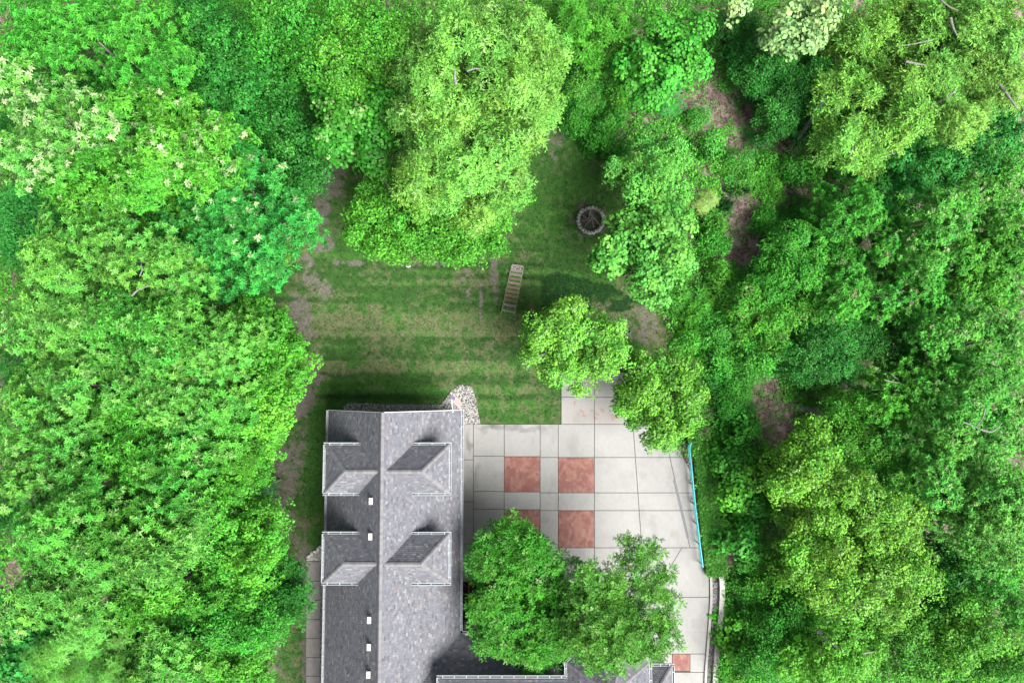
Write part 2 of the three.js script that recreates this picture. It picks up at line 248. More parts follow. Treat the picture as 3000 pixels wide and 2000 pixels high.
// ell with north slope, wide dormer, eight-sided turret and low side roof
{
  const ell = new THREE.Group(); ell.name = 'wing_roof'; house.add(ell);
  roofFace(ell, [[xe, he, zE], [xEllEast, he, zE], [xEllEast, hr, zE + runE], [xr, hr, zE + runE]]);
  gutter([xe + 0.16, he, zE], [xEllEast, he, zE], [0, 0, -1]);
  part('wall', box(xEllEast - xe, he - 0.1, 9, (xe + xEllEast) / 2, he / 2 - 0.1, zE + 5.1), M.siding, house);
  const x0 = P(1286, 1990, hd).x, x1 = P(1662, 1990, hd).x, z0 = P(1450, 1985, hd).z, wd = new THREE.Group(); wd.name = 'wide_dormer'; house.add(wd);
  roofFace(wd, [[x0, hd, z0], [x1, hd, z0], [x1, hd + 1.7, z0 + 2.2], [x0 + 2.2, hd + 1.7, z0 + 2.2]]);
  roofFace(wd, [[x0, hd, z0], [x0 + 2.2, hd + 1.7, z0 + 2.2], [x0 + 2.2, hd + 1.7, z0 + 6], [x0, hd, z0 + 6]]);
  caps(wd, [x0, hd, z0], [x0 + 2.2, hd + 1.7, z0 + 2.2], capHip);
  gutter([x0 - 0.152, hd, z0], [x1, hd, z0], [0, 0, -1]); gutter([x0, hd, z0], [x0, hd, z0 + 5], [-1, 0, 0]);
  part('dormer_wall', box(x1 - x0 - 0.5, hd - he - 0.3, 5, (x0 + x1) / 2 + 0.1, (hd + he) / 2, z0 + 2.9), M.siding, wd);
  const tr = new THREE.Group(); tr.name = 'turret_roof'; house.add(tr);
  const ht = 7.0, c = P(1782, 1992, ht), r = 2.93, ap = [c.x, ht + 2.0, c.z], pt = [];
  for (let i = 0; i < 8; i++) { const t = (i + 0.5) * Math.PI / 4; pt.push([c.x + r * Math.cos(t), ht, c.z + r * Math.sin(t)]); }
  for (let i = 0; i < 8; i++) {
    const a = pt[i], b = pt[(i + 1) % 8]; roofFace(tr, [b, a, ap]); caps(tr, a, ap, capHip);
    const t = (i + 1) * Math.PI / 4; gutter(a, b, [Math.cos(t), 0, Math.sin(t)]);
  }
  const tw = part('turret_wall', new THREE.CylinderGeometry(r * 0.88, r * 0.88, ht, 8), M.siding, tr); tw.position.set(c.x, ht / 2 - 0.15, c.z); tw.rotation.y = Math.PI / 8;
  const hs = 5, sx0 = P(1912, 1950, hs).x, sx1 = P(1969, 1950, hs).x, sz = P(1940, 1950, hs).z, sr = new THREE.Group(); sr.name = 'porch_roof'; house.add(sr);
  roofFace(sr, [[sx0 - 2, hs, sz], [sx1, hs, sz], [sx1 - 1.7, hs + 1.5, sz + 1.7], [sx0 - 2, hs + 1.5, sz + 1.7]]);
  roofFace(sr, [[sx1, hs, sz], [sx1, hs, sz + 6], [sx1 - 1.7, hs + 1.5, sz + 6], [sx1 - 1.7, hs + 1.5, sz + 1.7]]);
  caps(sr, [sx1, hs, sz], [sx1 - 1.7, hs + 1.5, sz + 1.7], capHip);
  gutter([sx0 - 0.4, hs, sz], [sx1 + 0.152, hs, sz], [0, 0, -1]); gutter([sx1, hs, sz], [sx1, hs, sz + 5.5], [1, 0, 0]);
  part('wall', box(sx1 - sx0 + 1.2, hs - 0.15, 5, (sx0 + sx1) / 2 - 0.8, hs / 2 - 0.1, sz + 2.9), M.siding, house);
}
// roof vents and a plumbing pipe on the west slope
for (const [px, py] of [[1100, 1466], [1098, 1569], [1095, 1812], [1094, 1891], [1092, 1971]]) {
  const h = hr - 0.72, p = P(px, py, h), x = xi(h, -1), v = new THREE.Group(); v.name = 'roof_vent'; house.add(v); v.position.set(x, h, p.z);
  part('hood', new THREE.BoxGeometry(0.24, 0.05, 0.42), M.vent, v).position.set(-0.02, 0.28, 0);
  part('duct', new THREE.BoxGeometry(0.2, 0.4, 0.34), M.ventDark, v).position.set(0, 0.06, 0);
}
{ const p = P(1018, 1978, 7.3), x = xi(7.3, -1) * 0 + p.x, y = hr - (xr - x) * pitch, g = part('plumbing_pipe', new THREE.LatheGeometry([[0.001, -0.2], [0.055, -0.2], [0.055, 0.35], [0.042, 0.35], [0.042, 0.1], [0.001, 0.1]].map(a => new THREE.Vector2(...a)), 12), M.hanger, house); g.position.set(x, y, p.z); }

// ───────────────────────── driveway and paving ─────────────────────────
const drive = struct('driveway', null, null, 'pale jointed concrete driveway with rust red squares');
{
  const rustBlobs = []; const R = rng(71);
  for (let i = 0; i < 26; i++) rustBlobs.push([1655 + R() * 170, 1095 + R() * 135, 2 + R() * 5, 3 + R() * 9, R() * 3]);
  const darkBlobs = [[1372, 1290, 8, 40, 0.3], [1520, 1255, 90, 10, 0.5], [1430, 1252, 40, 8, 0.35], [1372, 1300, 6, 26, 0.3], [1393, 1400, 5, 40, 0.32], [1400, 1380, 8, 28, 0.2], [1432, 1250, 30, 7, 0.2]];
  const CX = -6, CZ = 1, CW = 27;
  const map = texture(1150, 1150, (u, v) => {
    const x = CX + u * CW, z = CZ + v * CW, [qx, qy] = toQ(x, z), px = qx * S, py = qy * S;
    const n = fbm(x * 0.7, z * 0.7, 4), f = fbm(x * 5, z * 5, 3), g = hash(Math.floor(u * 1150), Math.floor(v * 1150));
    let k = 0.2 * (0.86 + 0.2 * n + 0.12 * f + 0.05 * g), d = 0; const wx = (fbm(x * 2, z * 2 + 9, 3) - 0.5) * 26, wy = (fbm(x * 2 + 31, z * 2, 3) - 0.5) * 26;
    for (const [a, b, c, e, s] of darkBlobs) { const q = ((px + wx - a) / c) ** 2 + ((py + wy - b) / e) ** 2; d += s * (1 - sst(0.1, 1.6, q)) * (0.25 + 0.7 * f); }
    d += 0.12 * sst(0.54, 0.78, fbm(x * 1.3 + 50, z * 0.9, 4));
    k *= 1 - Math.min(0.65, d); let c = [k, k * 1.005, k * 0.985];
    if (py < 1243 && px > 1640) { let r = 0.1; for (const [a, b, cc, e, t] of rustBlobs) { const dx = px - a + wx * 0.5, dy = py - b + wy * 0.5, q = ((dx * Math.cos(t) + dy * Math.sin(t)) / cc) ** 2 + ((-dx * Math.sin(t) + dy * Math.cos(t)) / e) ** 2; r = Math.max(r, 0.7 * (1 - sst(0.2, 1.5, q))); } c = mix3(c, [0.21, 0.1, 0.065], r * 0.8); }
    return c;
  });
  const concrete = new THREE.MeshStandardMaterial({ map, roughness: 0.85, bumpMap: greyTexture(256, 256, (u, v) => hash(Math.floor(u * 256), Math.floor(v * 256)), [20, 20]), bumpScale: 0.004 });
  const redMap = texture(700, 700, (u, v) => {
    const x = CX + u * CW, z = CZ + v * CW, wa = fbm(x * 1.2, z * 1.2, 3) * 3, wb = fbm(x * 1.2 + 20, z * 1.2, 3) * 3, n = fbm(x * 2.2 + wa * 0.5, z * 1.8 + wb * 0.5, 5), m = fbm(x * 4.5 + wb * 0.8 + 7, z * 3.4 + wa * 0.8, 4);
    let c = mix3([0.14, 0.05, 0.041], [0.19, 0.088, 0.07], sst(0.3, 0.66, n)); c = mix3(c, [0.19, 0.125, 0.104], sst(0.58, 0.78, m) * 0.7); return mix3(c, [0.09, 0.035, 0.033], sst(0.58, 0.76, 1 - m + (n - 0.5) * 0.3) * 0.6);
  });
  const red = new THREE.MeshStandardMaterial({ map: redMap, roughness: 0.8 }); const joint = std(0.045, 0.043, 0.04, 1);
  const E = [[1060, 1860], [1243, 1938], [1277, 1960], [1297, 1977], [1327, 1996.5], [1359, 2012.5], [1383, 2024], [1485, 2037], [1548, 2044], [1648, 2055], [1669, 2078], [1743, 2080], [1812, 2077], [1920, 2068], [2000, 2063], [2080, 2058]];
  const edge = y => { for (let i = 0; i < E.length - 1; i++) if (y <= E[i + 1][0]) return lerp(E[i][1], E[i + 1][1], (y - E[i][0]) / (E[i + 1][0] - E[i][0])); return 2058; };
  const cst = x => () => x, D1 = y => 1857 + (y - 1277) * 0.0721, D2 = y => 1955 + (y - 1303) * 0.2213, D3 = y => 1998 - (y - 1604) * 0.6;
  const slab = (f0, f1, y0, y1, mat) => {
    const L = [], ys = [y0]; if (f1 === edge) for (const [y] of E) if (y > y0 + 2 && y < y1 - 2) ys.push(y); ys.push(y1); const gp = 0.75;
    L.push([f0(y0) + gp, y0 + gp]); ys.forEach((y, i) => L.push([f1(y) - gp, i === 0 ? y + gp : i === ys.length - 1 ? y - gp : y])); L.push([f0(y1) + gp, y1 - gp]);
    part('slab', polyGeo(L.map(([x, y]) => P(x, y, 0.06)), 0.06, 1 / CW, CX, CZ, 0.08), mat || concrete, drive);
  };
  const xs = [1386.7, 1477, 1582.4, 1635.3, 1741.5].map(cst), c0 = [1242.4, 1346.7, 1469.4, 1593, 1704];
  for (let i = 0; i < 4; i++) slab(cst(1338), xs[0], c0[i], c0[i + 1]);
  const ys = [1242.4, 1339.5, 1443, 1495, 1604];
  for (let r = 0; r < 4; r++) {
    for (let i = 0; i < 4; i++) { const jog = i === 0 ? -4 : i === 1 ? -2.5 : 0; slab(xs[i], xs[i + 1], ys[r] + (r ? jog * (r < 4 ? 1 : 0) : 0), ys[r + 1] + (r < 3 ? jog : 0), (r === 1 || r === 3) && (i === 1 || i === 3) ? red : null); }
    slab(xs[4], D1, ys[r], ys[r + 1]); slab(D1, D2, ys[r], ys[r + 1]); slab(D2, edge, ys[r], ys[r + 1]);
  }
  for (let i = 0; i < 4; i++) slab(xs[i], xs[i + 1], 1604, 1704);
  slab(xs[4], D3, 1604, 1749); slab(D3, edge, 1604, 1749); slab(cst(1860), edge, 1749, 1915);
  slab(cst(1860), cst(1970), 1915, 1967); slab(cst(1970), cst(2022), 1915, 1965, red); slab(cst(2022), edge, 1915, 1969); slab(cst(1860), edge, 1969, 2079);
  for (const [a, b] of [[1090, 1163], [1163, 1242.4]]) { slab(cst(1644.3), xs[4], a, b); slab(xs[4], cst(1842), a, b); }
  const base = [[1336, 1242], [1644, 1242], [1644, 1090], [1842, 1090], [1842, 1242], ...E.slice(1).map(([y, x]) => [x, y]), [1860, 2080], [1860, 1749], [1741, 1704], [1336, 1704]].map(([x, y]) => P(x, y, 0.035));
  part('joint_bed', polyGeo(base, 0.035), joint, drive);
  // channel drain
  const a = P(1976, 1405, 0.07), b = P(2016, 1574, 0.07), dir = b.clone().sub(a), len = dir.length(), ang = Math.atan2(dir.x, dir.z), steel = std(0.13, 0.135, 0.16, 0.6);
  const drain = thing('channel_drain', 'narrow grey channel drain set in the concrete beside the teal rail', 'drain', [(a.x + b.x) / 2, 0.062, (a.z + b.z) / 2]); drain.rotation.y = ang;
  part('channel', box(0.16, 0.01, len, 0, 0.004, 0), M.ventDark, drain); for (const s of [-1, 1]) part('edge_rail', box(0.02, 0.018, len, s * 0.08, 0.012, 0), steel, drain);
  part('centre_bar', box(0.03, 0.014, len, 0, 0.014, 0), steel, drain);
  const bars = []; for (let z = -len / 2 + 0.06; z < len / 2; z += 0.09) bars.push(box(0.14, 0.012, 0.03, 0, 0.012, z)); const gb = part('grate_bars', mergeGeometries(bars), steel, drain); gb.userData.kind = 'stuff';
  // raised kerb along the lower right edge
  const kerb = struct('kerb', null, null, 'pale concrete kerb between driveway and gravel strip'); const km = std(0.24, 0.238, 0.23, 0.85), kp = [[2082, 1671], [2084, 1700], [2085, 1743], [2083.5, 1780], [2081, 1812], [2077, 1866], [2073, 1920], [2069.5, 1960], [2068, 2000], [2064, 2070]];
  for (let i = 0; i < kp.length - 1; i++) { const p = P(...kp[i], 0.16), q = P(...kp[i + 1], 0.16), d = q.clone().sub(p), l = d.length(); const m = part('kerb_stone', new THREE.BoxGeometry(0.19, 0.3, l - 0.012), km, kerb); m.position.copy(p).add(q).multiplyScalar(0.5); m.position.y = 0.03; m.rotation.y = Math.atan2(d.x, d.z); }
}
// pavers along the west wall
{
  const walk = struct('footpath', null, null, 'row of square grey pavers beside the house wall');
  const mats = [0, 1, 2].map(i => new THREE.MeshStandardMaterial({ map: texture(192, 192, (u, v) => { const n = fbm(u * 5 + i * 9, v * 5, 3), s = hash(Math.floor(u * 192), Math.floor(v * 192) + i * 311), k = 0.18 * (0.75 + 0.35 * n + 0.4 * (s - 0.4)); return [k * 1.06, k * 0.99, k * 0.96]; }), roughness: 0.95 }));
  const ys = [1643, 1702, 1758, 1814, 1870, 1925, 1980, 2036, 2092];
  for (let i = 0; i < ys.length - 1; i++) { const a = P(897, ys[i], 0.05), b = P(936, ys[i + 1], 0.05); part('paver', polyGeo([V(a.x, 0, a.z + 0.015), V(b.x, 0, a.z + 0.015), V(b.x, 0, b.z - 0.015), V(a.x, 0, b.z - 0.015)], 0.05, 0.66, a.x, a.z, 0.07), mats[i % 3], walk); }
}

// ───────────────────────── leaf shapes ─────────────────────────
const LG = {};
let leafSeed = 77;
function leafClump(fn) { const pos = [], colr = [], LR = rng(leafSeed++); const add = (o, d, n, l, w, fold = 0.25, droop = 0.2, kind = 0) => {   // one leaf: base o, direction d, face normal n
  d = d.clone().normalize(); const s = new THREE.Vector3().crossVectors(d, n).normalize(), nn = new THREE.Vector3().crossVectors(s, d).normalize();
  const p = (a, b, c) => o.clone().addScaledVector(d, a * l).addScaledVector(s, b * w).addScaledVector(nn, c * w - a * a * droop * l);
  const tone = 0.55 + LR() * 0.85, push = (...v) => v.forEach(q => { pos.push(q.x, q.y, q.z); colr.push(tone, tone, tone); });
  if (kind === 1) { const c = p(0.5, 0, -fold * 0.6), r = []; for (let i = 0; i < 7; i++) { const t = i / 7 * 6.283; r.push(p(0.5 - 0.5 * Math.cos(t), 0.5 * Math.sin(t), fold * 0.25 * Math.sin(t * 2))); } for (let i = 0; i < 7; i++) push(c, r[i], r[(i + 1) % 7]); return; }
  if (kind === 2) { const a = p(0, 0, 0), L1 = p(0.3, 0.55, fold), R1 = p(0.3, -0.55, fold), L2 = p(0.55, 0.28, fold * 0.6), R2 = p(0.55, -0.28, fold * 0.6), t = p(1, 0, 0), m = p(0.5, 0, 0); push(a, m, L1, a, R1, m, L1, m, L2, R1, R2, m, L2, m, t, m, R2, t); return; }
  const a = p(0, 0, 0), m = p(0.5, 0, 0), t = p(1, 0, 0), L = p(0.45, 0.5, fold), R = p(0.45, -0.5, fold); push(a, m, L, a, R, m, L, m, t, m, R, t); };
  fn(add); const g = new THREE.BufferGeometry(); g.setAttribute('position', new THREE.Float32BufferAttribute(pos, 3)); g.setAttribute('color', new THREE.Float32BufferAttribute(colr, 3)); g.computeVertexNormals(); return g; }
const ydir = (a, e) => V(Math.cos(a) * Math.cos(e), Math.sin(e), Math.sin(a) * Math.cos(e));
for (let v = 0; v < 3; v++) {
  const R = rng(900 + v);
  LG['star' + v] = leafClump(add => { for (let k = 0; k < 2; k++) { const n = k ? 5 : 8; for (let i = 0; i < n; i++) { const a = (i + R() * 0.5) / n * 6.283, e = k ? 0.5 + R() * 0.35 : -0.1 + R() * 0.3; add(V(0, k * 0.05, 0), ydir(a, e), ydir(a, e + 1.4).add(V(R() - 0.5, 0, R() - 0.5).multiplyScalar(0.8)), (k ? 0.17 : 0.25) * (0.8 + R() * 0.4), 0.085, 0.25, 0.25); } } });
  LG['oak' + v] = leafClump(add => { for (let s = 0; s < 3; s++) { const o = V(R() - 0.5, R() * 0.3, R() - 0.5).multiplyScalar(0.3), n = 6; for (let i = 0; i < n; i++) { const a = (i + R()) / n * 6.283, e = 0.05 + R() * 0.6; add(o, ydir(a, e), ydir(a, e + 1.3).add(V(R() - 0.5, 0, R() - 0.5)), 0.16 + R() * 0.06, 0.065, 0.3, 0.15); } } });
  LG['maple' + v] = leafClump(add => { for (let i = 0; i < 15; i++) { const a = R() * 6.283, r = Math.sqrt(R()) * 0.21, o = V(Math.cos(a) * r, R() * 0.16 - 0.1 * r, Math.sin(a) * r); add(o, ydir(a + (R() - 0.5), -0.15 - R() * 0.5), V(Math.cos(a) * 0.6 + R() - 0.5, 1, Math.sin(a) * 0.6 + R() - 0.5), 0.125, 0.12, 0.16, 0.15, 2); } });
  LG['round' + v] = leafClump(add => { for (let i = 0; i < 9; i++) { const a = R() * 6.283, r = Math.sqrt(R()) * 0.28, o = V(Math.cos(a) * r, R() * 0.14 - 0.1, Math.sin(a) * r); add(o, ydir(a, -0.25 + R() * 0.2), V(R() - 0.5, 1.2, R() - 0.5), 0.16 + R() * 0.05, 0.17, 0.1, 0.12, 1); } });
  LG['fine' + v] = leafClump(add => { for (let s = 0; s < 5; s++) { const a0 = s / 5 * 6.283 + R(), e0 = -0.1 + R() * 0.7, d = ydir(a0, e0); for (let i = 1; i < 5; i++) for (const q of [-1, 1]) { const o = d.clone().multiplyScalar(i * 0.055); add(o, ydir(a0 + q * (0.7 + R() * 0.4), e0 + R() * 0.5), V(R() - 0.5, 1, R() - 0.5), 0.085, 0.045, 0.2, 0.1); } } });
  LG['willow' + v] = leafClump(add => { for (let s = 0; s < 4; s++) { const a0 = s / 4 * 6.283 + R(), d = ydir(a0, 0.1 + R() * 0.5); for (let i = 0; i < 6; i++) { const o = d.clone().multiplyScalar(i * 0.05); add(o, ydir(a0 + (R() - 0.5) * 2.4, R() * 0.8 - 0.2), V(R() - 0.5, 1, R() - 0.5), 0.14 + R() * 0.04, 0.058, 0.2, 0.25); } } });
  LG['bush' + v] = leafClump(add => { for (let i = 0; i < 16; i++) { const a = R() * 6.283, r = Math.sqrt(R()) * 0.24, o = V(Math.cos(a) * r, R() * 0.22 - 0.1, Math.sin(a) * r); add(o, ydir(a, R() * 0.7 - 0.2), V(R() - 0.5, 1.1, R() - 0.5), 0.12 + R() * 0.05, 0.08, 0.2, 0.2); } });
  LG['fern' + v] = leafClump(add => { for (let s = 0; s < 6; s++) { const a0 = s / 6 * 6.283 + R() * 0.6, d = ydir(a0, 0.35); for (let i = 1; i < 7; i++) for (const q of [-1, 1]) { const o = d.clone().multiplyScalar(i * 0.06); o.y -= (i * 0.06) ** 2 * 0.8; add(o, ydir(a0 + q * 1.1, 0), V(0, 1, 0), 0.11 * (1 - i * 0.09), 0.035, 0.1, 0.1); } } });
}
LG.grass0 = leafClump(add => { const R = rng(3); for (let i = 0; i < 9; i++) { const a = R() * 6.283; add(V((R() - 0.5) * 0.1, 0, (R() - 0.5) * 0.1), ydir(a, 0.5 + R() * 0.6), V(Math.cos(a), 1, Math.sin(a)), 0.07 + R() * 0.05, 0.016, 0.2, 0.3); } });
LG.reed0 = leafClump(add => { const R = rng(4); for (let i = 0; i < 18; i++) { const a = R() * 6.283; add(V((R() - 0.5) * 0.1, 0, (R() - 0.5) * 0.1), ydir(a, 0.5 + R() * 0.7), V(Math.cos(a), 1, Math.sin(a)), 0.5 + R() * 0.3, 0.03, 0.2, 0.5); } });
LG.flake0 = leafClump(add => { const R = rng(6); for (let i = 0; i < 3; i++) { const a = R() * 6.283; add(V((R() - 0.5) * 0.3, 0.01 + R() * 0.02, (R() - 0.5) * 0.3), ydir(a, R() * 0.5 - 0.1), V(R() - 0.5, 1, R() - 0.5), 0.12, 0.08, 0.3, 0.1); } });
const leafMat = new THREE.MeshPhysicalMaterial({ color: 0xffffff, vertexColors: true, roughness: 0.55, specularIntensity: 0.32, side: THREE.DoubleSide });
const dullLeaf = new THREE.MeshStandardMaterial({ color: 0xffffff, roughness: 1, side: THREE.DoubleSide });
const barkMap = texture(128, 256, (u, v) => { const n = fbm(u * 14, v * 5, 3), k = 0.1 + 0.16 * n; return [k * 1.03, k * 0.97, k * 0.9]; });
const bark = new THREE.MeshStandardMaterial({ map: barkMap, roughness: 0.95 });
const deadBark = new THREE.MeshStandardMaterial({ map: texture(128, 256, (u, v) => { const n = fbm(u * 9, v * 4, 3), k = 0.06 + 0.16 * n; return [k, k * 0.98, k * 0.95]; }), roughness: 0.95 });
function copies(name, geo, mat, list, parent) {
  const im = sh(new THREE.InstancedMesh(geo, mat, list.length)); im.name = name; list.forEach((q, i) => { im.setMatrixAt(i, q.m); im.setColorAt(i, q.c); }); im.userData.kind = 'stuff'; parent.add(im); return im;
}
const _q = new THREE.Quaternion(), _q2 = new THREE.Quaternion(), UP = V(0, 1, 0);
function place(p, axis, yaw, s) { _q.setFromUnitVectors(UP, axis); _q2.setFromAxisAngle(UP, yaw); _q.multiply(_q2); return new THREE.Matrix4().compose(p, _q, V(s, s, s)); }

// ───────────────────────── trees ─────────────────────────
// base leaf colours (linear)
const C = {
  emerald: [0.021, 0.165, 0.022], deep: [0.017, 0.122, 0.013], green: [0.031, 0.185, 0.015], bright: [0.048, 0.215, 0.016], fresh: [0.05, 0.225, 0.024],
  yellow: [0.066, 0.235, 0.03], lime: [0.064, 0.245, 0.019], pale: [0.18, 0.3, 0.1], straw: [0.15, 0.31, 0.08], mint: [0.06, 0.225, 0.03], cream: [0.26, 0.37, 0.17], pinkish: [0.15, 0.155, 0.075],
};
const SP = {                                              // leaf shape, lobe radius (m), clumps per square metre, scale
  star: ['star', 0.95, 8, 1.2], oak: ['oak', 0.85, 9, 1.3], maple: ['maple', 0.72, 12, 1.12], round: ['round', 0.7, 9, 1.1], fine: ['fine', 0.6, 13, 1.15], willow: ['willow', 1.0, 10, 1.35], bush: ['bush', 0.5, 13, 1.1], fern: ['fern', 0.55, 9, 1.1],
};
let treeSeed = 1, nLeaves = 0;
const settle = h => h < 8 ? h : 8 + (h - 8) * 0.62;       // tall crowns, about 14 m
function tree(name, label, category, species, color, hTop, blobs, o = {}) {
  if (o.east) { const p = G(blobs[0][0] * S, blobs[0][1] * S); hTop = hTop > 5 ? Math.max(p.y + 4.5, 2.2 + (hTop - 5) * 0.42) : p.y + hTop; } else hTop = settle(hTop); const seed = treeSeed++, R = rng(seed * 7919), [shape, lr0, dens, lscale] = SP[species], col = C[color] || color, f = o.flat ?? 0.95;
  let wx = 0, wz = 0, ws = 0; const bl = blobs.map(([x, y, r]) => { const p = Q(x, y, hTop - 1), rm = r * S * (H - hTop + 1) / F; wx += p.x * rm * rm; wz += p.z * rm * rm; ws += rm * rm; return { x, y, r, p, rm }; });
  const cx = wx / ws, cz = wz / ws, out = Math.hypot(cx, cz - 3.6) || 1, lean = Math.max(0, hTop - 5) * 0.17 * Math.min(1, out / 18), bx = cx + cx / out * lean, bz = cz + (cz - 3.6) / out * lean, base = gh(bx, bz), g = thing(name, label, category, [bx, base, bz], o.group);
  const tips = [], leaves = [], young = [], off = V(bx, base, bz), big = Math.sqrt(ws) ;
  for (const b of bl) {
    const dist = Math.hypot(b.p.x - cx, b.p.z - cz), top = hTop - Math.min(dist * (o.fall ?? 0.28), hTop * 0.45) + (R() - 0.5) * 0.8, drop = Math.min(b.rm * f, Math.max(0.4, top - base - 0.6)), bc = Q(b.x, b.y, top - drop * 0.4);
    tips.push([bc, top - drop * 0.7]);
    const lr = Math.min(lr0, b.rm * 0.5), n = Math.max(3, Math.round((o.lobes ?? 1.5) * b.rm * b.rm / (lr * lr))), spots = [];
    for (let i = 0; i < n; i++) {                          // lobes spread over the dome, far from each other
      let best = null, bd = -1; for (let k = 0; k < 6; k++) { const a = R() * 6.283, r = Math.sqrt(R()), q = [Math.cos(a) * r, Math.sin(a) * r]; let d = 9; for (const s of spots) d = Math.min(d, (s[0] - q[0]) ** 2 + (s[1] - q[1]) ** 2); if (d > bd) { bd = d; best = q; } } spots.push(best);
    }
    for (const [sx, sz] of spots) {
      const rho2 = sx * sx + sz * sz, reach = b.rm - lr * 0.55, ly = top - lr * 0.5 - drop * (1 - Math.sqrt(Math.max(0, 1 - 0.92 * rho2))) + (R() - 0.6) * lr * 2.3;
      const low = R() < (o.hollow ?? 0.36) ? lr * (1 + R() * 2) : 0, lc = V(bc.x + sx * reach, ly - low, bc.z + sz * reach), l = lr * (0.55 + R() * 0.95), tint = 0.82 + R() * 0.34, warm = R();
      const m = Math.round(dens * 6.283 * l * l * 0.62 * (o.dense ?? 1)), outx = (lc.x - cx) / (big + 0.01), outz = (lc.z - cz) / (big + 0.01);
      for (let i = 0; i < m; i++) {
        const a = R() * 6.283, e = Math.asin(R() * 1.25 - 0.25 > 1 ? 1 : R() * 1.25 - 0.25), d = V(Math.cos(a) * Math.cos(e), Math.sin(e), Math.sin(a) * Math.cos(e)), rr = l * (R() < 0.07 ? 1.1 + R() * 0.4 : 0.62 + 0.45 * R());
        const p = V(lc.x + d.x * rr, Math.max(base + 0.12, lc.y + d.y * rr * 0.85), lc.z + d.z * rr), ax = V(d.x * 0.55 + outx * 0.25 + (R() - 0.5) * 0.5, 0.75 + d.y * 0.4, d.z * 0.55 + outz * 0.25 + (R() - 0.5) * 0.5).normalize();
        const sc = lscale * (0.75 + R() * 0.5), j = tint * (0.68 + R() * 0.62), y = (R() - 0.5) * 0.3 + (warm - 0.5) * 0.35;
        const q = { m: place(p.sub(off), ax, R() * 6.283, sc), c: new THREE.Color().setRGB(col[0] * j * (1 + y * 0.9), col[1] * j, col[2] * j * (1 - y * 0.3)) };
        if (o.young && d.y > 0.45 && R() < o.young) { const yc = C[o.youngColor || 'cream'], t = 0.2 + 0.8 * R(); q.m.scale(V(0.85, 0.85, 0.85)); q.c.setRGB(lerp(col[0], yc[0], t) * j, lerp(col[1], yc[1], t) * j, lerp(col[2], yc[2], t) * j); young.push(q); } else leaves.push(q);
      }
    }
    const nf = Math.round(b.rm * b.rm * 6);                // leaves on the inner twigs, lower down
    for (let i = 0; i < nf; i++) { const a = R() * 6.283, r = Math.sqrt(R()) * b.rm * 0.9, p = V(bc.x + Math.cos(a) * r, Math.max(base + 0.15, top - drop * (0.5 + 0.5 * (r / b.rm) ** 2) - lr * (1 + R() * 4)), bc.z + Math.sin(a) * r), j = 0.8 + R() * 0.4; leaves.push({ m: place(p.sub(off), V(R() - 0.5, 1, R() - 0.5).normalize(), R() * 6.283, lscale * 1.25), c: new THREE.Color().setRGB(col[0] * j, col[1] * j, col[2] * j) }); }
  }
  nLeaves += leaves.length + young.length;
  const v = seed % 3; copies('crown', LG[shape + v], leafMat, leaves, g); if (young.length) copies('young_leaves', LG[shape + (v + 1) % 3], leafMat, young, g);
  const tall = hTop - base, tr = o.trunk ?? Math.max(0.03, tall * 0.014), tx = cx - bx, tz = cz - bz, fork = V(tx * 0.6 + (R() - 0.5) * tall * 0.04, tall * (o.fork ?? 0.5), tz * 0.6 + (R() - 0.5) * tall * 0.04);
  part('trunk', limbGeo([V(0, -0.1, 0), V(fork.x * 0.35, fork.y * 0.5, fork.z * 0.35), fork, V(tx, Math.max(fork.y * 1.2, tall - 2), tz)], [tr * 1.35, tr, tr * 0.8, tr * 0.3], 9), bark, g);
  for (const [p, y] of tips) { const e = V(p.x - bx, Math.max(fork.y * 1.05, y - base), p.z - bz); if (Math.hypot(e.x - fork.x, e.z - fork.z) < 0.25) continue; const mid = fork.clone().lerp(e, 0.55); mid.y += 0.12 * (e.y - fork.y); part('branch', limbGeo([fork, mid, e], [tr * 0.6, tr * 0.38, tr * 0.12], 6), bark, g); }
  return g;
}
const WW = 'trees of the wood along the bare soil strip', EW = 'trees of the wood beyond the teal rail', NW = 'trees at the top of the lawn';
const oakL = 'tall tree with yellow-green leaf clusters deep in the wood across the soil strip', starL = 'tall tree with star-shaped mid green leaf rosettes in the wood across the soil strip', lowL = 'shorter dark green tree tucked among the tall crowns across the soil strip';
const W = (label, sp, col, h, bl, o) => tree('wood_tree', label, 'tree', sp, col, h, bl, { group: WW, ...o });
W(starL, 'star', 'green', 17, [[110, 40, 130], [280, 70, 140], [330, 150, 90], [60, 110, 80]]);
W('dark green tree in the shaded hollow between two star-leaved crowns', 'maple', 'deep', 11.5, [[520, 90, 120], [600, 170, 100], [560, 250, 90], [470, 200, 80], [440, 60, 50]]);
W('medium green tree whose crown meets the pale-speckled tree', 'maple', 'green', 14, [[640, 50, 100], [690, 110, 60]]);
W('tall tree thickly dotted with cream young leaves beside the yellow-green crowns of the wood', 'star', 'mint', 18, [[90, 240, 120], [180, 270, 90], [60, 350, 90], [20, 200, 60]], { young: 0.5 });
W('tall tree dotted with cream young leaves beside the dark hollow', 'star', 'bright', 17, [[320, 240, 80], [400, 300, 120], [480, 350, 100], [330, 350, 90]], { young: 0.36 });
W('dark green tree overhanging the narrow top of the soil strip', 'maple', 'deep', 11, [[680, 320, 80], [640, 260, 80], [700, 395, 45], [655, 410, 60]]);
W('blue-green star-leaved tree bulging over the bend of the soil strip', 'star', 'emerald', 14, [[570, 430, 110], [640, 500, 85], [560, 540, 100], [480, 460, 80], [600, 605, 50], [690, 520, 32]], { young: 0.1 });
W(starL, 'star', 'bright', 16, [[200, 430, 110], [300, 430, 100], [120, 410, 70]], { young: 0.05 });
W(lowL, 'bush', 'emerald', 11, [[60, 480, 80], [20, 560, 50]]);
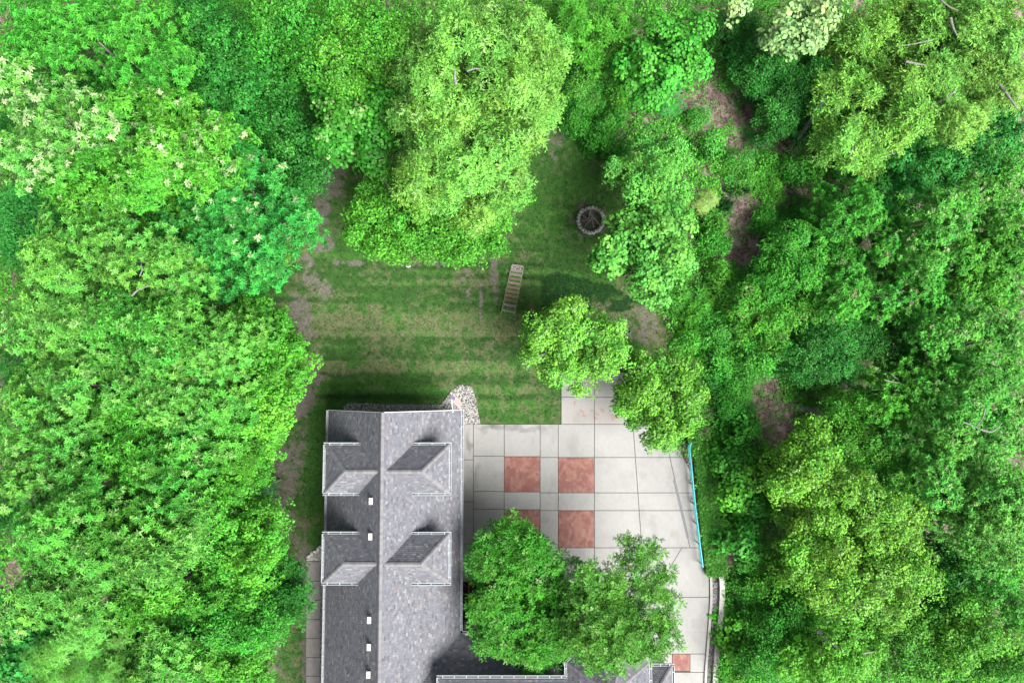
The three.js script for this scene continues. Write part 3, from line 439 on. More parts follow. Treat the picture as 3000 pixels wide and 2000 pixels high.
W(lowL, 'star', 'emerald', 12, [[400, 490, 80], [440, 570, 80], [490, 640, 60], [560, 660, 45]]);
W(oakL, 'oak', 'yellow', 18, [[200, 560, 110], [320, 600, 110], [400, 640, 70]], { young: 0.22, youngColor: 'straw' });
W(oakL, 'oak', 'yellow', 18.5, [[90, 640, 100], [150, 720, 110], [50, 760, 70]], { young: 0.22, youngColor: 'straw' });
W(oakL, 'oak', 'fresh', 18, [[290, 740, 110], [390, 760, 90]], { young: 0.22, youngColor: 'straw' });
W(oakL, 'oak', 'yellow', 17, [[430, 860, 120], [520, 800, 80], [350, 870, 80]], { young: 0.22, youngColor: 'straw' });
W(oakL, 'oak', 'yellow', 17, [[180, 880, 110], [80, 920, 90]], { young: 0.22, youngColor: 'straw' });
W('bright green tree with small leaves leaning over the soil strip opposite the lawn stripes', 'maple', 'bright', 11, [[600, 780, 85], [640, 850, 58], [570, 720, 55], [560, 860, 60], [670, 800, 22], [685, 858, 20]]);
W('lime green tree at the strip edge level with the gable of the house', 'maple', 'lime', 10, [[600, 945, 65], [560, 900, 50], [640, 915, 38], [570, 1010, 50], [630, 985, 25]]);
W(oakL, 'oak', 'fresh', 16, [[440, 1000, 90], [380, 1060, 80], [490, 950, 60]], { young: 0.22, youngColor: 'straw' });
W(oakL, 'oak', 'bright', 15, [[270, 980, 90], [310, 1060, 80]]);
W(oakL, 'oak', 'yellow', 18, [[90, 1050, 100], [50, 1130, 80], [150, 1100, 60]], { young: 0.22, youngColor: 'straw' });
W('fine-leaved green tree behind the small grey-green conifer', 'fine', 'bright', 11, [[540, 1060, 68], [570, 1095, 38], [500, 1110, 70], [450, 1150, 50]]);
W('small feathery grey-green evergreen at the edge of the soil strip', 'fern', [0.03, 0.12, 0.035], 5, [[598, 1108, 28], [600, 1140, 20]], { trunk: 0.08 });
W(oakL, 'oak', 'fresh', 16, [[380, 1150, 100], [280, 1170, 80]], { young: 0.22, youngColor: 'straw' });
W(oakL, 'oak', 'fresh', 19, [[150, 1200, 110], [240, 1260, 90], [70, 1260, 80]], { young: 0.22, youngColor: 'straw' });
W(oakL, 'oak', 'yellow', 17, [[330, 1270, 90], [400, 1230, 70]], { young: 0.22, youngColor: 'straw' });
W('mid green tree reaching towards the lower dormer across the soil strip', 'maple', 'bright', 12, [[520, 1190, 88], [585, 1200, 52], [612, 1225, 30]]);
W(oakL, 'oak', 'yellow', 18.5, [[110, 1360, 110], [220, 1360, 90], [40, 1420, 60]], { young: 0.22, youngColor: 'straw' });
W(oakL, 'oak', 'bright', 15, [[420, 1340, 90], [340, 1380, 80]]);
W('mid green tree behind the dark tree opposite the grey pavers', 'maple', 'bright', 12, [[520, 1300, 80], [580, 1290, 50], [560, 1360, 60]]);
W('dark fine-leaved tree whose boughs nearly touch the grey pavers', 'fine', 'deep', 9, [[630, 1340, 58], [655, 1385, 42], [600, 1400, 60], [670, 1320, 25], [680, 1360, 16]]);
W('green tree with mixed tips below the dark fine-leaved tree', 'bush', 'green', 13, [[480, 1430, 90], [420, 1470, 70], [560, 1450, 68], [610, 1445, 35]]);
W(oakL, 'oak', 'yellow', 16, [[380, 1530, 90], [300, 1550, 80]], { young: 0.22, youngColor: 'straw' });
W('green tree over the foot of the narrow grass verge', 'bush', 'bright', 12, [[530, 1530, 70], [560, 1575, 40], [585, 1490, 30]]);
W('feathery yellow-green tree in the corner of the wood', 'fern', 'yellow', 16, [[180, 1480, 70], [130, 1540, 80], [220, 1560, 60]], { hollow: 0.35 });
W('dark blue-green tree beside the feathery yellow-green tree', 'round', 'emerald', 12.5, [[50, 1490, 90], [30, 1400, 60]]);
W(lowL, 'maple', 'deep', 11, [[280, 1450, 80], [300, 1400, 50]]);
W(lowL, 'bush', 'deep', 9, [[10, 300, 70], [440, 10, 60], [10, 170, 50], [230, 170, 60], [270, 200, 50], [20, 560, 60]]);
W(lowL, 'bush', 'emerald', 9, [[240, 960, 60], [360, 960, 60], [210, 1040, 50], [230, 670, 60], [20, 850, 60], [20, 1180, 60], [430, 1080, 60]]);

const N_ = (label, sp, col, h, bl, o) => tree(label.includes('shrub') ? 'shrub' : 'garden_tree', label, label.includes('shrub') ? 'shrub' : 'tree', sp, col, h, bl, { group: NW, ...o });
N_('bright green tree with pale leaf tips behind the big yellow-green tree', 'maple', 'bright', 15.5, [[790, 60, 115], [760, 150, 80], [880, 90, 80]], { young: 0.06, youngColor: 'pale' });
N_('pale-speckled green tree overhanging the dark end of the soil strip', 'round', 'green', 13, [[770, 245, 80], [830, 290, 80], [765, 325, 42], [880, 240, 60]], { young: 0.22, youngColor: 'pale' });
N_('huge yellow-green tree with drooping leaf sprays at the head of the lawn', 'willow', [0.1, 0.27, 0.034], 20, [[1080, 90, 165], [1190, 120, 110], [980, 110, 90], [1130, 260, 135], [1010, 250, 115], [1210, 205, 72], [1075, 395, 125], [1150, 380, 62], [980, 380, 85], [1170, 30, 80], [1275, 110, 30]], { trunk: 0.36, hollow: 0.3, young: 0.25, youngColor: 'straw' });
N_('bright green maple-like tree spreading low over the lawn below the huge yellow-green tree', 'maple', 'bright', 11, [[850, 470, 66], [900, 535, 68], [825, 520, 50], [1000, 540, 62], [960, 480, 85], [1080, 535, 62], [1120, 490, 55], [1142, 560, 22], [870, 400, 48], [1200, 440, 26], [1040, 570, 36]], { young: 0.04, youngColor: 'yellow' });
const E_ = (name, label, sp, col, h, bl, o) => tree(name, label, name.includes('shrub') ? 'shrub' : 'tree', sp, col, h, bl, { group: EW, east: true, ...o });
N_('bright small-leaved tree between the huge yellow-green tree and the round-leaved tree', 'fine', 'bright', 9, [[1340, 60, 75], [1300, 15, 60], [1410, 25, 60]]);
N_('bright green sapling beside the brown clearing', 'bush', 'fresh', 6, [[1370, 130, 65], [1420, 90, 55], [1330, 185, 46]]);
N_('round-leaved mid green tree overlooking the brown clearing', 'round', 'green', 10, [[1530, 90, 78], [1590, 60, 60], [1520, 160, 58], [1460, 140, 48], [1600, 120, 48]]);
N_('bluish ferny shrub under the round-leaved tree', 'fern', 'emerald', 3.5, [[1540, 205, 50], [1490, 190, 30]], { trunk: 0.05 });
N_('pale green tree with lacy outline beside the lawn above the stone fire ring', 'maple', 'mint', 7, [[1500, 350, 68], [1450, 390, 48], [1540, 400, 58], [1480, 435, 46], [1560, 340, 38], [1415, 385, 22]]);
N_('light green round-leaved tree beside the stone fire ring', 'round', 'mint', 8, [[1500, 530, 78], [1550, 590, 60], [1450, 570, 58], [1500, 640, 46], [1412, 590, 36], [1560, 500, 46], [1515, 675, 26], [1395, 560, 24], [1430, 510, 30]]);
N_('small yellow shrub standing alone beside the brown clearing', 'fern', [0.17, 0.28, 0.06], 2.6, [[1622, 458, 28]], { trunk: 0.04 });
N_('bushy bright green shrub row plant at the curved lawn edge', 'bush', 'green', 2.2, [[1290, 225, 40], [1330, 270, 42], [1350, 235, 40]], { trunk: 0.04 });
N_('low shrub at the lawn edge beside the pale lacy tree', 'bush', 'green', 1.8, [[1370, 305, 42], [1400, 270, 40], [1410, 330, 34]], { trunk: 0.04 });
const T = (...a) => E_('wood_tree', ...a), B = (...a) => E_('shrub', ...a);
T('dark emerald tree shading the brown clearing below the pale whitish tree', 'bush', 'deep', 9.5, [[1760, 150, 80], [1690, 70, 66], [1820, 220, 84], [1780, 270, 48], [1860, 170, 78]]);
T('pale whitish-green tree with sparse boughs above the dark emerald tree', 'round', [0.16, 0.31, 0.1], 17, [[1850, 40, 62], [1890, 25, 55], [1795, 60, 28], [1830, 100, 24], [1775, 90, 18]], { hollow: 0.4, dense: 0.8 });
T('small pale tuft of a whitish-green tree above the round-leaved tree', 'round', 'pale', 16, [[1700, 5, 26]]);
T('big yellow-green tree with bare white limbs above the dark gully', 'willow', [0.098, 0.265, 0.032], 18.5, [[2000, 90, 100], [2090, 60, 95], [1970, 185, 72], [2060, 230, 100], [1960, 290, 50], [2020, 325, 52], [2130, 200, 75], [1920, 335, 30], [1950, 375, 16], [2080, 310, 50]], { hollow: 0.35, trunk: 0.3 });
T('tallest yellow-green tree with pale trunk pieces showing', 'willow', [0.1, 0.265, 0.036], 21, [[2260, 60, 105], [2300, 170, 95], [2200, 160, 70], [2220, 260, 62], [2180, 15, 70]], { trunk: 0.32, hollow: 0.35 });
T('bright young tree at the rim of the dark gully beside the white snag', 'maple', 'green', 3.8, [[1850, 390, 42], [1825, 370, 36]], { trunk: 0.06 });
T('dark green tree under the big yellow-green tree', 'maple', 'deep', 9, [[1890, 290, 52], [1900, 230, 60], [1960, 380, 50], [2000, 240, 70], [2130, 120, 80]]);
T('emerald tree between the dark gully and the tallest yellow-green tree', 'maple', 'emerald', 13, [[2150, 380, 88], [2240, 350, 66], [2320, 300, 66], [2080, 430, 68]]);
const eastL = 'broad mid green tree in the dense slope wood past the dark gully', eastY = 'tall yellow-tinted tree high on the slope wood past the dark gully';
T(eastY, 'star', 'fresh', 17, [[2300, 400, 78], [2340, 480, 60]], { young: 0.18, youngColor: 'pale' });
T(eastL, 'star', 'green', 13, [[1960, 500, 88], [2050, 530, 80], [1900, 540, 50]]);
T(eastY, 'star', 'fresh', 16, [[2180, 500, 90], [2150, 580, 70]], { young: 0.18, youngColor: 'pale' });
T('bright green tree at the edge of the brown leaf patch below the yellow shrub', 'bush', 'green', 11, [[1840, 620, 88], [1780, 640, 58], [1830, 560, 56], [1900, 600, 60]]);
T('green tree with pinkish brown tips on its upper sprays', 'star', 'green', 14, [[2020, 640, 98], [2100, 690, 80], [1930, 680, 70]], { young: 0.09, youngColor: 'pinkish' });
T(eastL, 'star', 'bright', 15, [[2250, 620, 100], [2310, 560, 60], [2330, 660, 50]]);
T(eastL, 'bush', 'bright', 9, [[1780, 740, 88], [1850, 720, 80], [1720, 690, 50]], { young: 0.02, youngColor: 'pinkish' });
T('dark green tree above the cut log', 'bush', 'deep', 9.5, [[1920, 800, 88], [1980, 760, 70], [1850, 830, 56]]);
T(eastY, 'star', 'fresh', 17, [[2240, 770, 88], [2310, 760, 68], [2170, 790, 56], [2320, 850, 60]], { young: 0.18, youngColor: 'pale' });
T('low dark tree filling the black gap in the slope wood', 'maple', 'deep', 5.5, [[2080, 780, 60], [2120, 830, 50], [2200, 690, 50]]);
T(eastL, 'star', 'bright', 13, [[2110, 900, 88], [2040, 950, 68], [2180, 860, 60]]);
T(eastY, 'star', 'fresh', 17, [[2240, 930, 98], [2310, 980, 68], [2180, 990, 68]], { young: 0.18, youngColor: 'pale' });
T('large lime green tree with cauliflower-like boughs on the slope', 'maple', [0.092, 0.265, 0.02], 17, [[1885, 1025, 58], [1835, 1080, 62], [1900, 1120, 76], [1800, 1130, 40], [1860, 1180, 58], [1990, 1160, 78], [1940, 1250, 96], [2050, 1210, 86], [1880, 1310, 76], [2000, 1330, 96], [2090, 1290, 76], [1930, 1390, 56], [2050, 1390, 60], [2130, 1330, 40]], { fall: 0.15, trunk: 0.26, young: 0.3, youngColor: 'straw' });
T(eastL, 'bush', 'bright', 11, [[1990, 1030, 68], [2060, 1060, 68], [1960, 940, 50]]);
T(eastY, 'star', 'fresh', 17, [[2140, 1080, 88], [2230, 1100, 88], [2110, 1010, 50]], { young: 0.18, youngColor: 'pale' });
T('yellow-green tree with a bleached forked dead limb on top', 'star', 'yellow', 19, [[2300, 1100, 78], [2320, 1190, 78], [2220, 1210, 66], [2290, 1260, 56]]);
T('low dark tree in the hollow beside the large lime tree', 'maple', 'deep', 7, [[2180, 1310, 68], [2150, 1420, 50], [2100, 1430, 50]]);
T('rounded bright green tree below the forked dead limb', 'maple', 'green', 9.5, [[2200, 1390, 58], [2290, 1330, 60], [2335, 1390, 50]]);
T('lime topped tree between two darker trees in the slope wood corner', 'maple', 'lime', 12, [[2260, 1430, 66], [2200, 1480, 56], [2310, 1480, 56]]);
T(eastL, 'maple', 'bright', 11, [[2320, 1545, 60], [2240, 1550, 66]]);
T('lime tree with a bare grey trunk lying across its crown', 'maple', 'lime', 13, [[1930, 1510, 72], [1870, 1540, 52], [1990, 1545, 50], [1985, 1465, 30]], { hollow: 0.35 });
T('bright green tree between the bare grey trunk and the lime topped tree', 'maple', 'bright', 11, [[2110, 1520, 78], [2060, 1480, 56], [2150, 1455, 46]]);
T('dark shrubby tree below the large lime tree', 'bush', 'green', 4, [[1800, 1480, 78], [1750, 1520, 60], [1830, 1410, 56]]);
// shrubs between rail and slope wood
const shrubL = 'broad-leaved green shrub in the dense thicket beside the teal rail', weedL = 'low leafy shrub in the thicket above the driveway';
for (const [x, y, r, h, sp, c, l] of [[1690, 930, 46, 2, 'bush', 'green', shrubL], [1700, 985, 46, 2.4, 'round', 'green', shrubL], [1685, 1060, 48, 2.2, 'round', 'green', shrubL], [1722, 1100, 48, 2.6, 'round', 'bright', shrubL], [1690, 1150, 46, 2, 'round', 'bright', shrubL], [1735, 1180, 46, 2.4, 'round', 'green', shrubL], [1690, 1230, 44, 1.8, 'round', 'green', shrubL], [1735, 1275, 44, 2, 'bush', 'green', shrubL], [1775, 1330, 50, 2.2, 'bush', 'bright', shrubL], [1720, 1360, 40, 1.6, 'bush', 'green', shrubL],
  [1690, 1440, 40, 1.8, 'round', 'bright', shrubL], [1740, 1410, 48, 1.6, 'bush', 'green', shrubL], [1700, 1500, 44, 1.8, 'round', 'bright', shrubL], [1765, 1380, 45, 1.5, 'bush', 'green', shrubL], [1690, 1550, 38, 1.6, 'bush', 'bright', shrubL], [1745, 1555, 46, 1.6, 'bush', 'green', shrubL],
  [1655, 830, 48, 1.6, 'bush', 'green', weedL], [1645, 770, 46, 1.6, 'bush', 'green', weedL], [1595, 750, 40, 1.6, 'fine', 'bright', weedL], [1690, 870, 46, 1.8, 'bush', 'green', weedL], [1735, 820, 48, 2.2, 'bush', 'green', weedL], [1620, 700, 48, 1.8, 'fine', 'bright', weedL], [1665, 640, 44, 1.6, 'bush', 'bright', weedL], [1640, 560, 36, 1.4, 'bush', 'green', weedL], [1700, 690, 46, 2, 'bush', 'green', weedL], [1580, 690, 40, 1.4, 'fine', 'fresh', weedL],
  [1430, 200, 44, 1.6, 'bush', 'bright', 'low bright shrub beside the brown clearing'], [1700, 380, 46, 1.6, 'bush', 'fresh', 'fresh green shrub in the middle of the brown clearing'], [1640, 330, 30, 1, 'bush', 'fresh', 'small fresh green shrub in the middle of the brown clearing'], [1760, 400, 50, 1.8, 'bush', 'bright', 'bright green shrub between the clearing and the white snag'], [1600, 270, 26, 0.9, 'bush', 'fresh', 'tiny fresh green shrub amid the brown clearing'], [1650, 500, 30, 1.2, 'bush', 'bright', 'round bright shrub below the small yellow shrub'], [1770, 510, 40, 1.4, 'bush', 'green', 'low green shrub at the rim of the dark gully'], [1830, 480, 45, 1.4, 'bush', 'deep', 'low dark shrub in the dark gully'], [1580, 790, 30, 1.4, 'bush', 'bright', 'small bright shrub behind the narrow lime maple'], [1640, 880, 22, 1.4, 'bush', 'deep', 'small dark shrub behind the narrow lime maple']])
  B(l, sp, c, h, [[x, y, r]], { trunk: 0.04, hollow: 0.3, group: 'shrubs of the thicket' });
// yard trees
tree('maple_tree', 'round lime green maple casting over the upper corner of the driveway pad', 'tree', 'maple', [0.085, 0.26, 0.026], 7.5, [[1310, 760, 76], [1370, 800, 66], [1262, 785, 55], [1340, 850, 52], [1285, 840, 38], [1322, 712, 32], [1230, 760, 30], [1402, 765, 36], [1222, 822, 26], [1270, 730, 22], [1390, 850, 26], [1275, 865, 20]], { trunk: 0.13, dense: 1.15, young: 0.38, youngColor: 'straw' });
tree('maple_tree', 'narrow lime maple overhanging the concrete beside the upper end of the teal rail', 'tree', 'maple', [0.076, 0.25, 0.022], 6.6, [[1510, 880, 70], [1560, 920, 54], [1470, 930, 50], [1530, 975, 48], [1478, 850, 34], [1570, 860, 40], [1500, 1010, 24], [1470, 822, 14], [1605, 900, 20], [1425, 935, 18], [1430, 900, 16], [1580, 970, 28], [1540, 1010, 16]], { trunk: 0.12, dense: 1.2, young: 0.26, youngColor: 'straw' });
tree('courtyard_tree', 'dense small-leaved tree pressed against the house gutter in the courtyard', 'tree', 'fine', [0.042, 0.205, 0.016], 8.5, [[1170, 1270, 72], [1240, 1275, 45], [1115, 1290, 40], [1160, 1360, 82], [1230, 1350, 72], [1100, 1400, 30], [1130, 1460, 46], [1200, 1450, 74], [1260, 1440, 56], [1110, 1490, 28], [1230, 1505, 34], [1180, 1220, 24], [1260, 1310, 28], [1230, 1530, 26], [1275, 1490, 40]], { trunk: 0.15, fall: 0.1, dense: 1.1, flat: 0.5, young: 0.3, youngColor: 'straw' });
tree('courtyard_tree', 'airy small-leaved tree spreading from the turret over the driveway', 'tree', 'fine', [0.06, 0.205, 0.022], 10.5, [[1450, 1350, 66], [1380, 1375, 60], [1510, 1400, 56], [1400, 1450, 74], [1480, 1455, 64], [1340, 1430, 55], [1420, 1500, 44], [1330, 1330, 34], [1370, 1505, 34], [1470, 1280, 34], [1530, 1325, 24], [1540, 1465, 30], [1440, 1240, 20], [1510, 1265, 18], [1545, 1420, 22], [1360, 1310, 20], [1390, 1525, 36], [1440, 1515, 36], [1330, 1480, 38], [1355, 1530, 22], [1500, 1500, 30]], { trunk: 0.14, fall: 0.08, hollow: 0.3, flat: 0.45, dense: 0.85, young: 0.25, youngColor: 'straw' });

// bare limbs that show above the leaves
function deadLimb(label, pts, h, r, mat = deadBark) { const p = pts.map(([x, y], i) => { const t = Array.isArray(h) ? h[i] : h; return P(x, y, (x > 2150 ? 2.2 + (t - 5) * 0.42 : settle(t)) - 0.2); }); const m = part(numbered('dead_branch'), limbGeo(p, [r * 0.6, r * 0.5, r * 0.2], 7), mat, scene); return tag(m, label, 'branch', 'bare limbs in the crowns'); }
const limbL = 'bare pale limb showing among the leaves of the big yellow-green tree by the gully', limbT = 'bare pale trunk piece showing in the tallest yellow-green tree', limbF = 'arm of the bleached forked dead limb above the yellow-green crown';
deadLimb(limbL, [[2655, 180], [2685, 186], [2715, 191]], 18.2, 0.16); deadLimb(limbL, [[2731, 116], [2690, 126], [2628, 136]], 18.6, 0.08); deadLimb(limbL, [[2626, 446], [2604, 454], [2580, 464]], 13, 0.07); deadLimb(limbL, [[2800, 265], [2770, 290], [2700, 322]], 16.5, 0.13);
deadLimb(limbT, [[2752, -6], [2780, 18], [2810, 31]], 21, 0.1); deadLimb(limbT, [[2785, 52], [2793, 80], [2806, 106]], 20.3, 0.18); deadLimb(limbT, [[2930, 246], [2955, 280], [2984, 322]], 19, 0.17);
deadLimb(limbF, [[2887, 1198], [2880, 1225], [2861, 1250]], [19.8, 19.7, 19.6], 0.1); deadLimb(limbF, [[2822, 1236], [2845, 1244], [2874, 1258]], 19.6, 0.09); deadLimb(limbF, [[2872, 1257], [2906, 1264], [2938, 1238]], 19.6, 0.11);
deadLimb('thin bare twig poking from the slope wood above the lime tree', [[2592, 1113], [2612, 1117], [2637, 1122]], 13.6, 0.07); deadLimb('thin bare upright twig in the slope wood above the lime tree', [[2612, 1094], [2622, 1104], [2634, 1112]], 13.7, 0.05);
deadLimb('bare grey trunk lying across the crown of the lime tree', [[2396, 1846], [2437, 1883], [2486, 1914], [2562, 1908]], [11, 12, 12.8, 13.2], 0.24);
deadLimb('pale bare fork among the upright sprays of the huge yellow-green tree', [[1336, 245], [1332, 225], [1334, 200]], [19, 19.6, 20], 0.16); deadLimb('thin pale limb in the crown of the huge yellow-green tree', [[1368, 208], [1395, 200], [1412, 203]], 20, 0.09);
deadLimb('curved pale limb among the yellow-green leaf clusters across the soil strip', [[385, 866], [405, 848], [440, 836]], 17.6, 0.1); deadLimb('small bare twig fork among the yellow-green leaf clusters across the soil strip', [[408, 808], [415, 790], [412, 772]], 18, 0.06);
{ const a = G(2312, 435), m = part(numbered('dead_snag'), limbGeo([a.clone().setY(a.y - 0.1), P(2338, 402, a.y + 1.8), P(2372, 360, a.y + 4), P(2419, 282, a.y + 6.6)], [0.2, 0.19, 0.17, 0.12], 8), deadBark, scene); tag(m, 'tall bleached dead trunk standing at the rim of the dark gully', 'dead tree'); }

// ───────────────────────── ground plants, litter, grass, gravel ─────────────────────────
{
  const R = rng(4242), under = [], litter = [], grass = [], reeds = [], lawnW = lawnPix;
  const driveQ = [[1045, 970], [1290, 970], [1290, 850], [1450, 850], [1525, 980], [1590, 1070], [1612, 1270], [1632, 1310], [1632, 1600], [1045, 1600]];
  for (let i = 0; i < 60000; i++) {
    const x = (R() - 0.5) * 90, z = (R() - 0.5) * 66 - 2, [qx, qy] = toQ(x, z); if (inPoly(qx, qy, lawnW) || inPoly(qx, qy, driveQ)) continue; if (qx > 560 && qx < 1060 && qy > 930) continue; if (qx > 1625 && qx < 1665 && qy > 1315) continue;
    const lit = litterAt(qx, qy), n = fbm(x * 0.5 + 3, z * 0.5, 3), pt = V(x, gh(x, z), z);
    if (lit > 0.25 && R() < 0.95) { if (R() < lit) { const k = 0.6 + R() * 0.9, w = R(); litter.push({ m: place(pt.clone().setY(pt.y - 0.02), UP, R() * 6.283, 0.8 + R() * 0.6), c: new THREE.Color().setRGB(lerp(0.085, 0.16, w) * k, lerp(0.066, 0.125, w) * k, lerp(0.05, 0.098, w) * k) }); } if (R() > 0.34 * sst(0.35, 0.6, n) + (1 - lit) * 0.5) continue; }
    if (n < 0.33 && R() < 0.6) continue;
    const c = mix3(C.green, C.lime, R()), k = 0.8 + R() * 0.6, s = (0.7 + R() * 0.8) * (lit > 0.25 ? 0.6 : 1); under.push({ m: place(pt.setY(pt.y + 0.1 + R() * 0.25 * s), V((R() - 0.5) * 0.6, 1, (R() - 0.5) * 0.6).normalize(), R() * 6.283, s), c: new THREE.Color().setRGB(c[0] * k, c[1] * k, c[2] * k) });
  }
  for (const [x0, y0, rx, ry, n] of [[1560, 340, 40, 24, 60], [1600, 355, 40, 16, 60], [1625, 530, 30, 40, 70], [1650, 470, 30, 20, 40], [1690, 430, 30, 20, 30], [1770, 1060, 30, 30, 40]]) for (let i = 0; i < n; i++) { const a = R() * 6.283, r = Math.sqrt(R()), p = G((x0 + Math.cos(a) * r * rx) * S, (y0 + Math.sin(a) * r * ry) * S), k = 0.7 + R() * 0.5; reeds.push({ m: place(p, UP, R() * 6.283, 0.8 + R() * 0.5), c: new THREE.Color().setRGB(0.015 * k, 0.1 * k, 0.02 * k) }); }
  tag(copies('undergrowth', LG.bush1, leafMat, under, scene), 'low green plants covering the floor of the wood', 'undergrowth', null, 'stuff');
  tag(copies('leaf_litter', LG.flake0, dullLeaf, litter, scene), 'dry brown leaves scattered over the clearing', 'leaf litter', null, 'stuff');
  tag(copies('long_grass', LG.reed0, leafMat, reeds, scene), 'tufts of long dark grass in the clearing', 'grass', null, 'stuff');
  for (let i = 0; i < 80000; i++) {
    const x = LX + R() * 48, z = LZ + 8 + R() * 47, [qx, qy] = toQ(x, z); if (!inPoly(qx, qy, lawnW)) continue; if (qx > 735 && qy > 925 && qx < 1100 || (qx > 1085 && qy > 968) || (qx > 1285 && qy > 850)) continue; if (qx > 695 && qy > 1285) continue;
    const c = lawnColor(x, z), gr = c[1] / (c[0] + 1e-4); if (gr < 1.15 && R() < 0.8) continue; const k = 0.5 + R() * 1.1; grass.push({ m: place(V(x, 0, z), UP, R() * 6.283, 0.6 + R() * 0.6), c: new THREE.Color().setRGB(c[0] * k, c[1] * k * 1.05, c[2] * k) });
  }
  tag(copies('lawn_grass', LG.grass0, dullLeaf, grass, scene), 'short mown grass of the lawn', 'grass', null, 'stuff');
  // dark ground-cover bed beside the ladder frame
  const bed = [], poly = [[1245, 640], [1275, 625], [1330, 640], [1400, 655], [1445, 680], [1500, 690], [1440, 712], [1380, 720], [1245, 712]];
  for (let i = 0; i < 5200; i++) { const qx = 1240 + R() * 270, qy = 620 + R() * 105; if (!inPoly(qx, qy, poly)) continue; const p = Q(qx, qy, 0.0), k = 0.6 + R() * 0.6; if (fbm(qx * 0.06, qy * 0.06, 3) < 0.4 && (qx > 1262 && R() < 0.85)) continue; bed.push({ m: place(p, V((R() - 0.5) * 0.8, 1, (R() - 0.5) * 0.8).normalize(), R() * 6.283, 1 + R() * 0.9), c: new THREE.Color().setRGB(0.012 * k, 0.07 * k, 0.01 * k) }); }
  tag(copies('dark_grass', LG.grass0, dullLeaf, bed, scene), 'patch of taller dark grass above the round lime maple', 'grass', null, 'stuff');
  // hedge-like small-leaved plants along the rail
  const hedge = []; for (let i = 0; i < 5200; i++) { const t = R(), qy = 1000 + t * 320, railx = 1590 + (qy - 1020) * 0.103, qx = railx + 6 + R() * (t < 0.08 ? 20 : 40) + (qy < 1040 ? -10 : 0), p = Q(qx, qy, 0.05 + R() * 0.4), k = 0.75 + R() * 0.5, c = mix3(C.green, C.straw, R() * 0.6); hedge.push({ m: place(p, V((R() - 0.5) * 0.9, 1, (R() - 0.5) * 0.9).normalize(), R() * 6.283, 0.7 + R() * 0.4), c: new THREE.Color().setRGB(c[0] * k, c[1] * k, c[2] * k) }); }
  tag(copies('creeper_foliage', LG.fine0, leafMat, hedge, scene), 'small-leaved creeper running along the teal rail', 'creeper', null, 'stuff');
}
// gravel beds
const pebbleGeo = (() => { const g = new THREE.IcosahedronGeometry(0.5, 0), p = g.attributes.position; for (let i = 0; i < p.count; i++) p.setXYZ(i, p.getX(i) * 1.2, p.getY(i) * 0.6, p.getZ(i) * 0.9); g.computeVertexNormals(); return g; })();
const stoneMat = new THREE.MeshStandardMaterial({ color: 0xffffff, roughness: 0.9 });
function gravel(name, label, poly, n, s0, s1, tone, dark, seed, bedCol) {
  const R = rng(seed), xs = poly.map(p => p[0]), ys = poly.map(p => p[1]), list = [], x0 = Math.min(...xs), x1 = Math.max(...xs), y0 = Math.min(...ys), y1 = Math.max(...ys);
  const bed = struct(name + '_bed', polyGeo(poly.map(([x, y]) => P(x, y, 0.012)), 0.012), std(...bedCol, 1), null); bed.userData.label = label + ', soil beneath';
  for (let i = 0; i < n; i++) { const x = lerp(x0, x1, R()), y = lerp(y0, y1, R()); if (!inPoly(x, y, poly)) continue; const k = R() < dark ? 0.12 + R() * 0.3 : 0.7 + R() * 0.55, s = lerp(s0, s1, R() * R()), p = P(x, y, 0.02 + R() * 0.03); list.push({ m: place(p, V((R() - 0.5) * 0.8, 1, (R() - 0.5) * 0.8).normalize(), R() * 6.283, s), c: new THREE.Color().setRGB(tone[0] * k, tone[1] * k, tone[2] * k) }); }
  tag(copies(name, pebbleGeo, stoneMat, list, scene), label, 'gravel', null, 'stuff');
}
gravel('white_gravel', 'white stone gravel around the flag at the gable corner', [[1290, 1186], [1312, 1160], [1325, 1143], [1347, 1127], [1382, 1133], [1393, 1169], [1401, 1215], [1406, 1241], [1340, 1241], [1340, 1222], [1290, 1222]], 9000, 0.06, 0.2, [0.26, 0.256, 0.248], 0.4, 11, [0.1, 0.09, 0.08]);
gravel('mixed_gravel', 'speckled gravel strip under the gable eave', [[1007, 1190], [1018, 1182], [1038, 1180], [1100, 1184], [1290, 1186], [1290, 1222], [1007, 1222]], 9000, 0.06, 0.14, [0.27, 0.27, 0.25], 0.5, 12, [0.04, 0.042, 0.03]);
gravel('grey_gravel', 'dark speckled gravel strip between kerb and stone wall', [[2089, 1705], [2108, 1705], [2109, 1743], [2107, 1804], [2098, 1880], [2092, 1998], [2088, 2060], [2068, 2060], [2073, 2000], [2078, 1920], [2086, 1812], [2089, 1743]], 9000, 0.05, 0.09, [0.26, 0.26, 0.26], 0.5, 13, [0.04, 0.04, 0.04]);
gravel('pea_gravel', 'narrow gravel strip between pavers and house wall', [[937, 1640], [968, 1640], [968, 2080], [937, 2080]], 11000, 0.05, 0.08, [0.26, 0.26, 0.24], 0.45, 14, [0.05, 0.05, 0.045]);
gravel('corner_gravel', 'triangle of pale gravel at the top of the pavers', [[898, 1641], [905, 1626], [940, 1602], [968, 1602], [968, 1640]], 3500, 0.06, 0.14, [0.36, 0.35, 0.33], 0.3, 15, [0.07, 0.065, 0.06]);
gravel('mulch', 'dark stony soil in the courtyard bed beside the house gutter', [[1330, 1705], [1480, 1705], [1740, 1705], [1860, 1750], [1860, 1870], [1330, 1870]], 9000, 0.05, 0.12, [0.12, 0.1, 0.09], 0.6, 16, [0.02, 0.018, 0.016]);
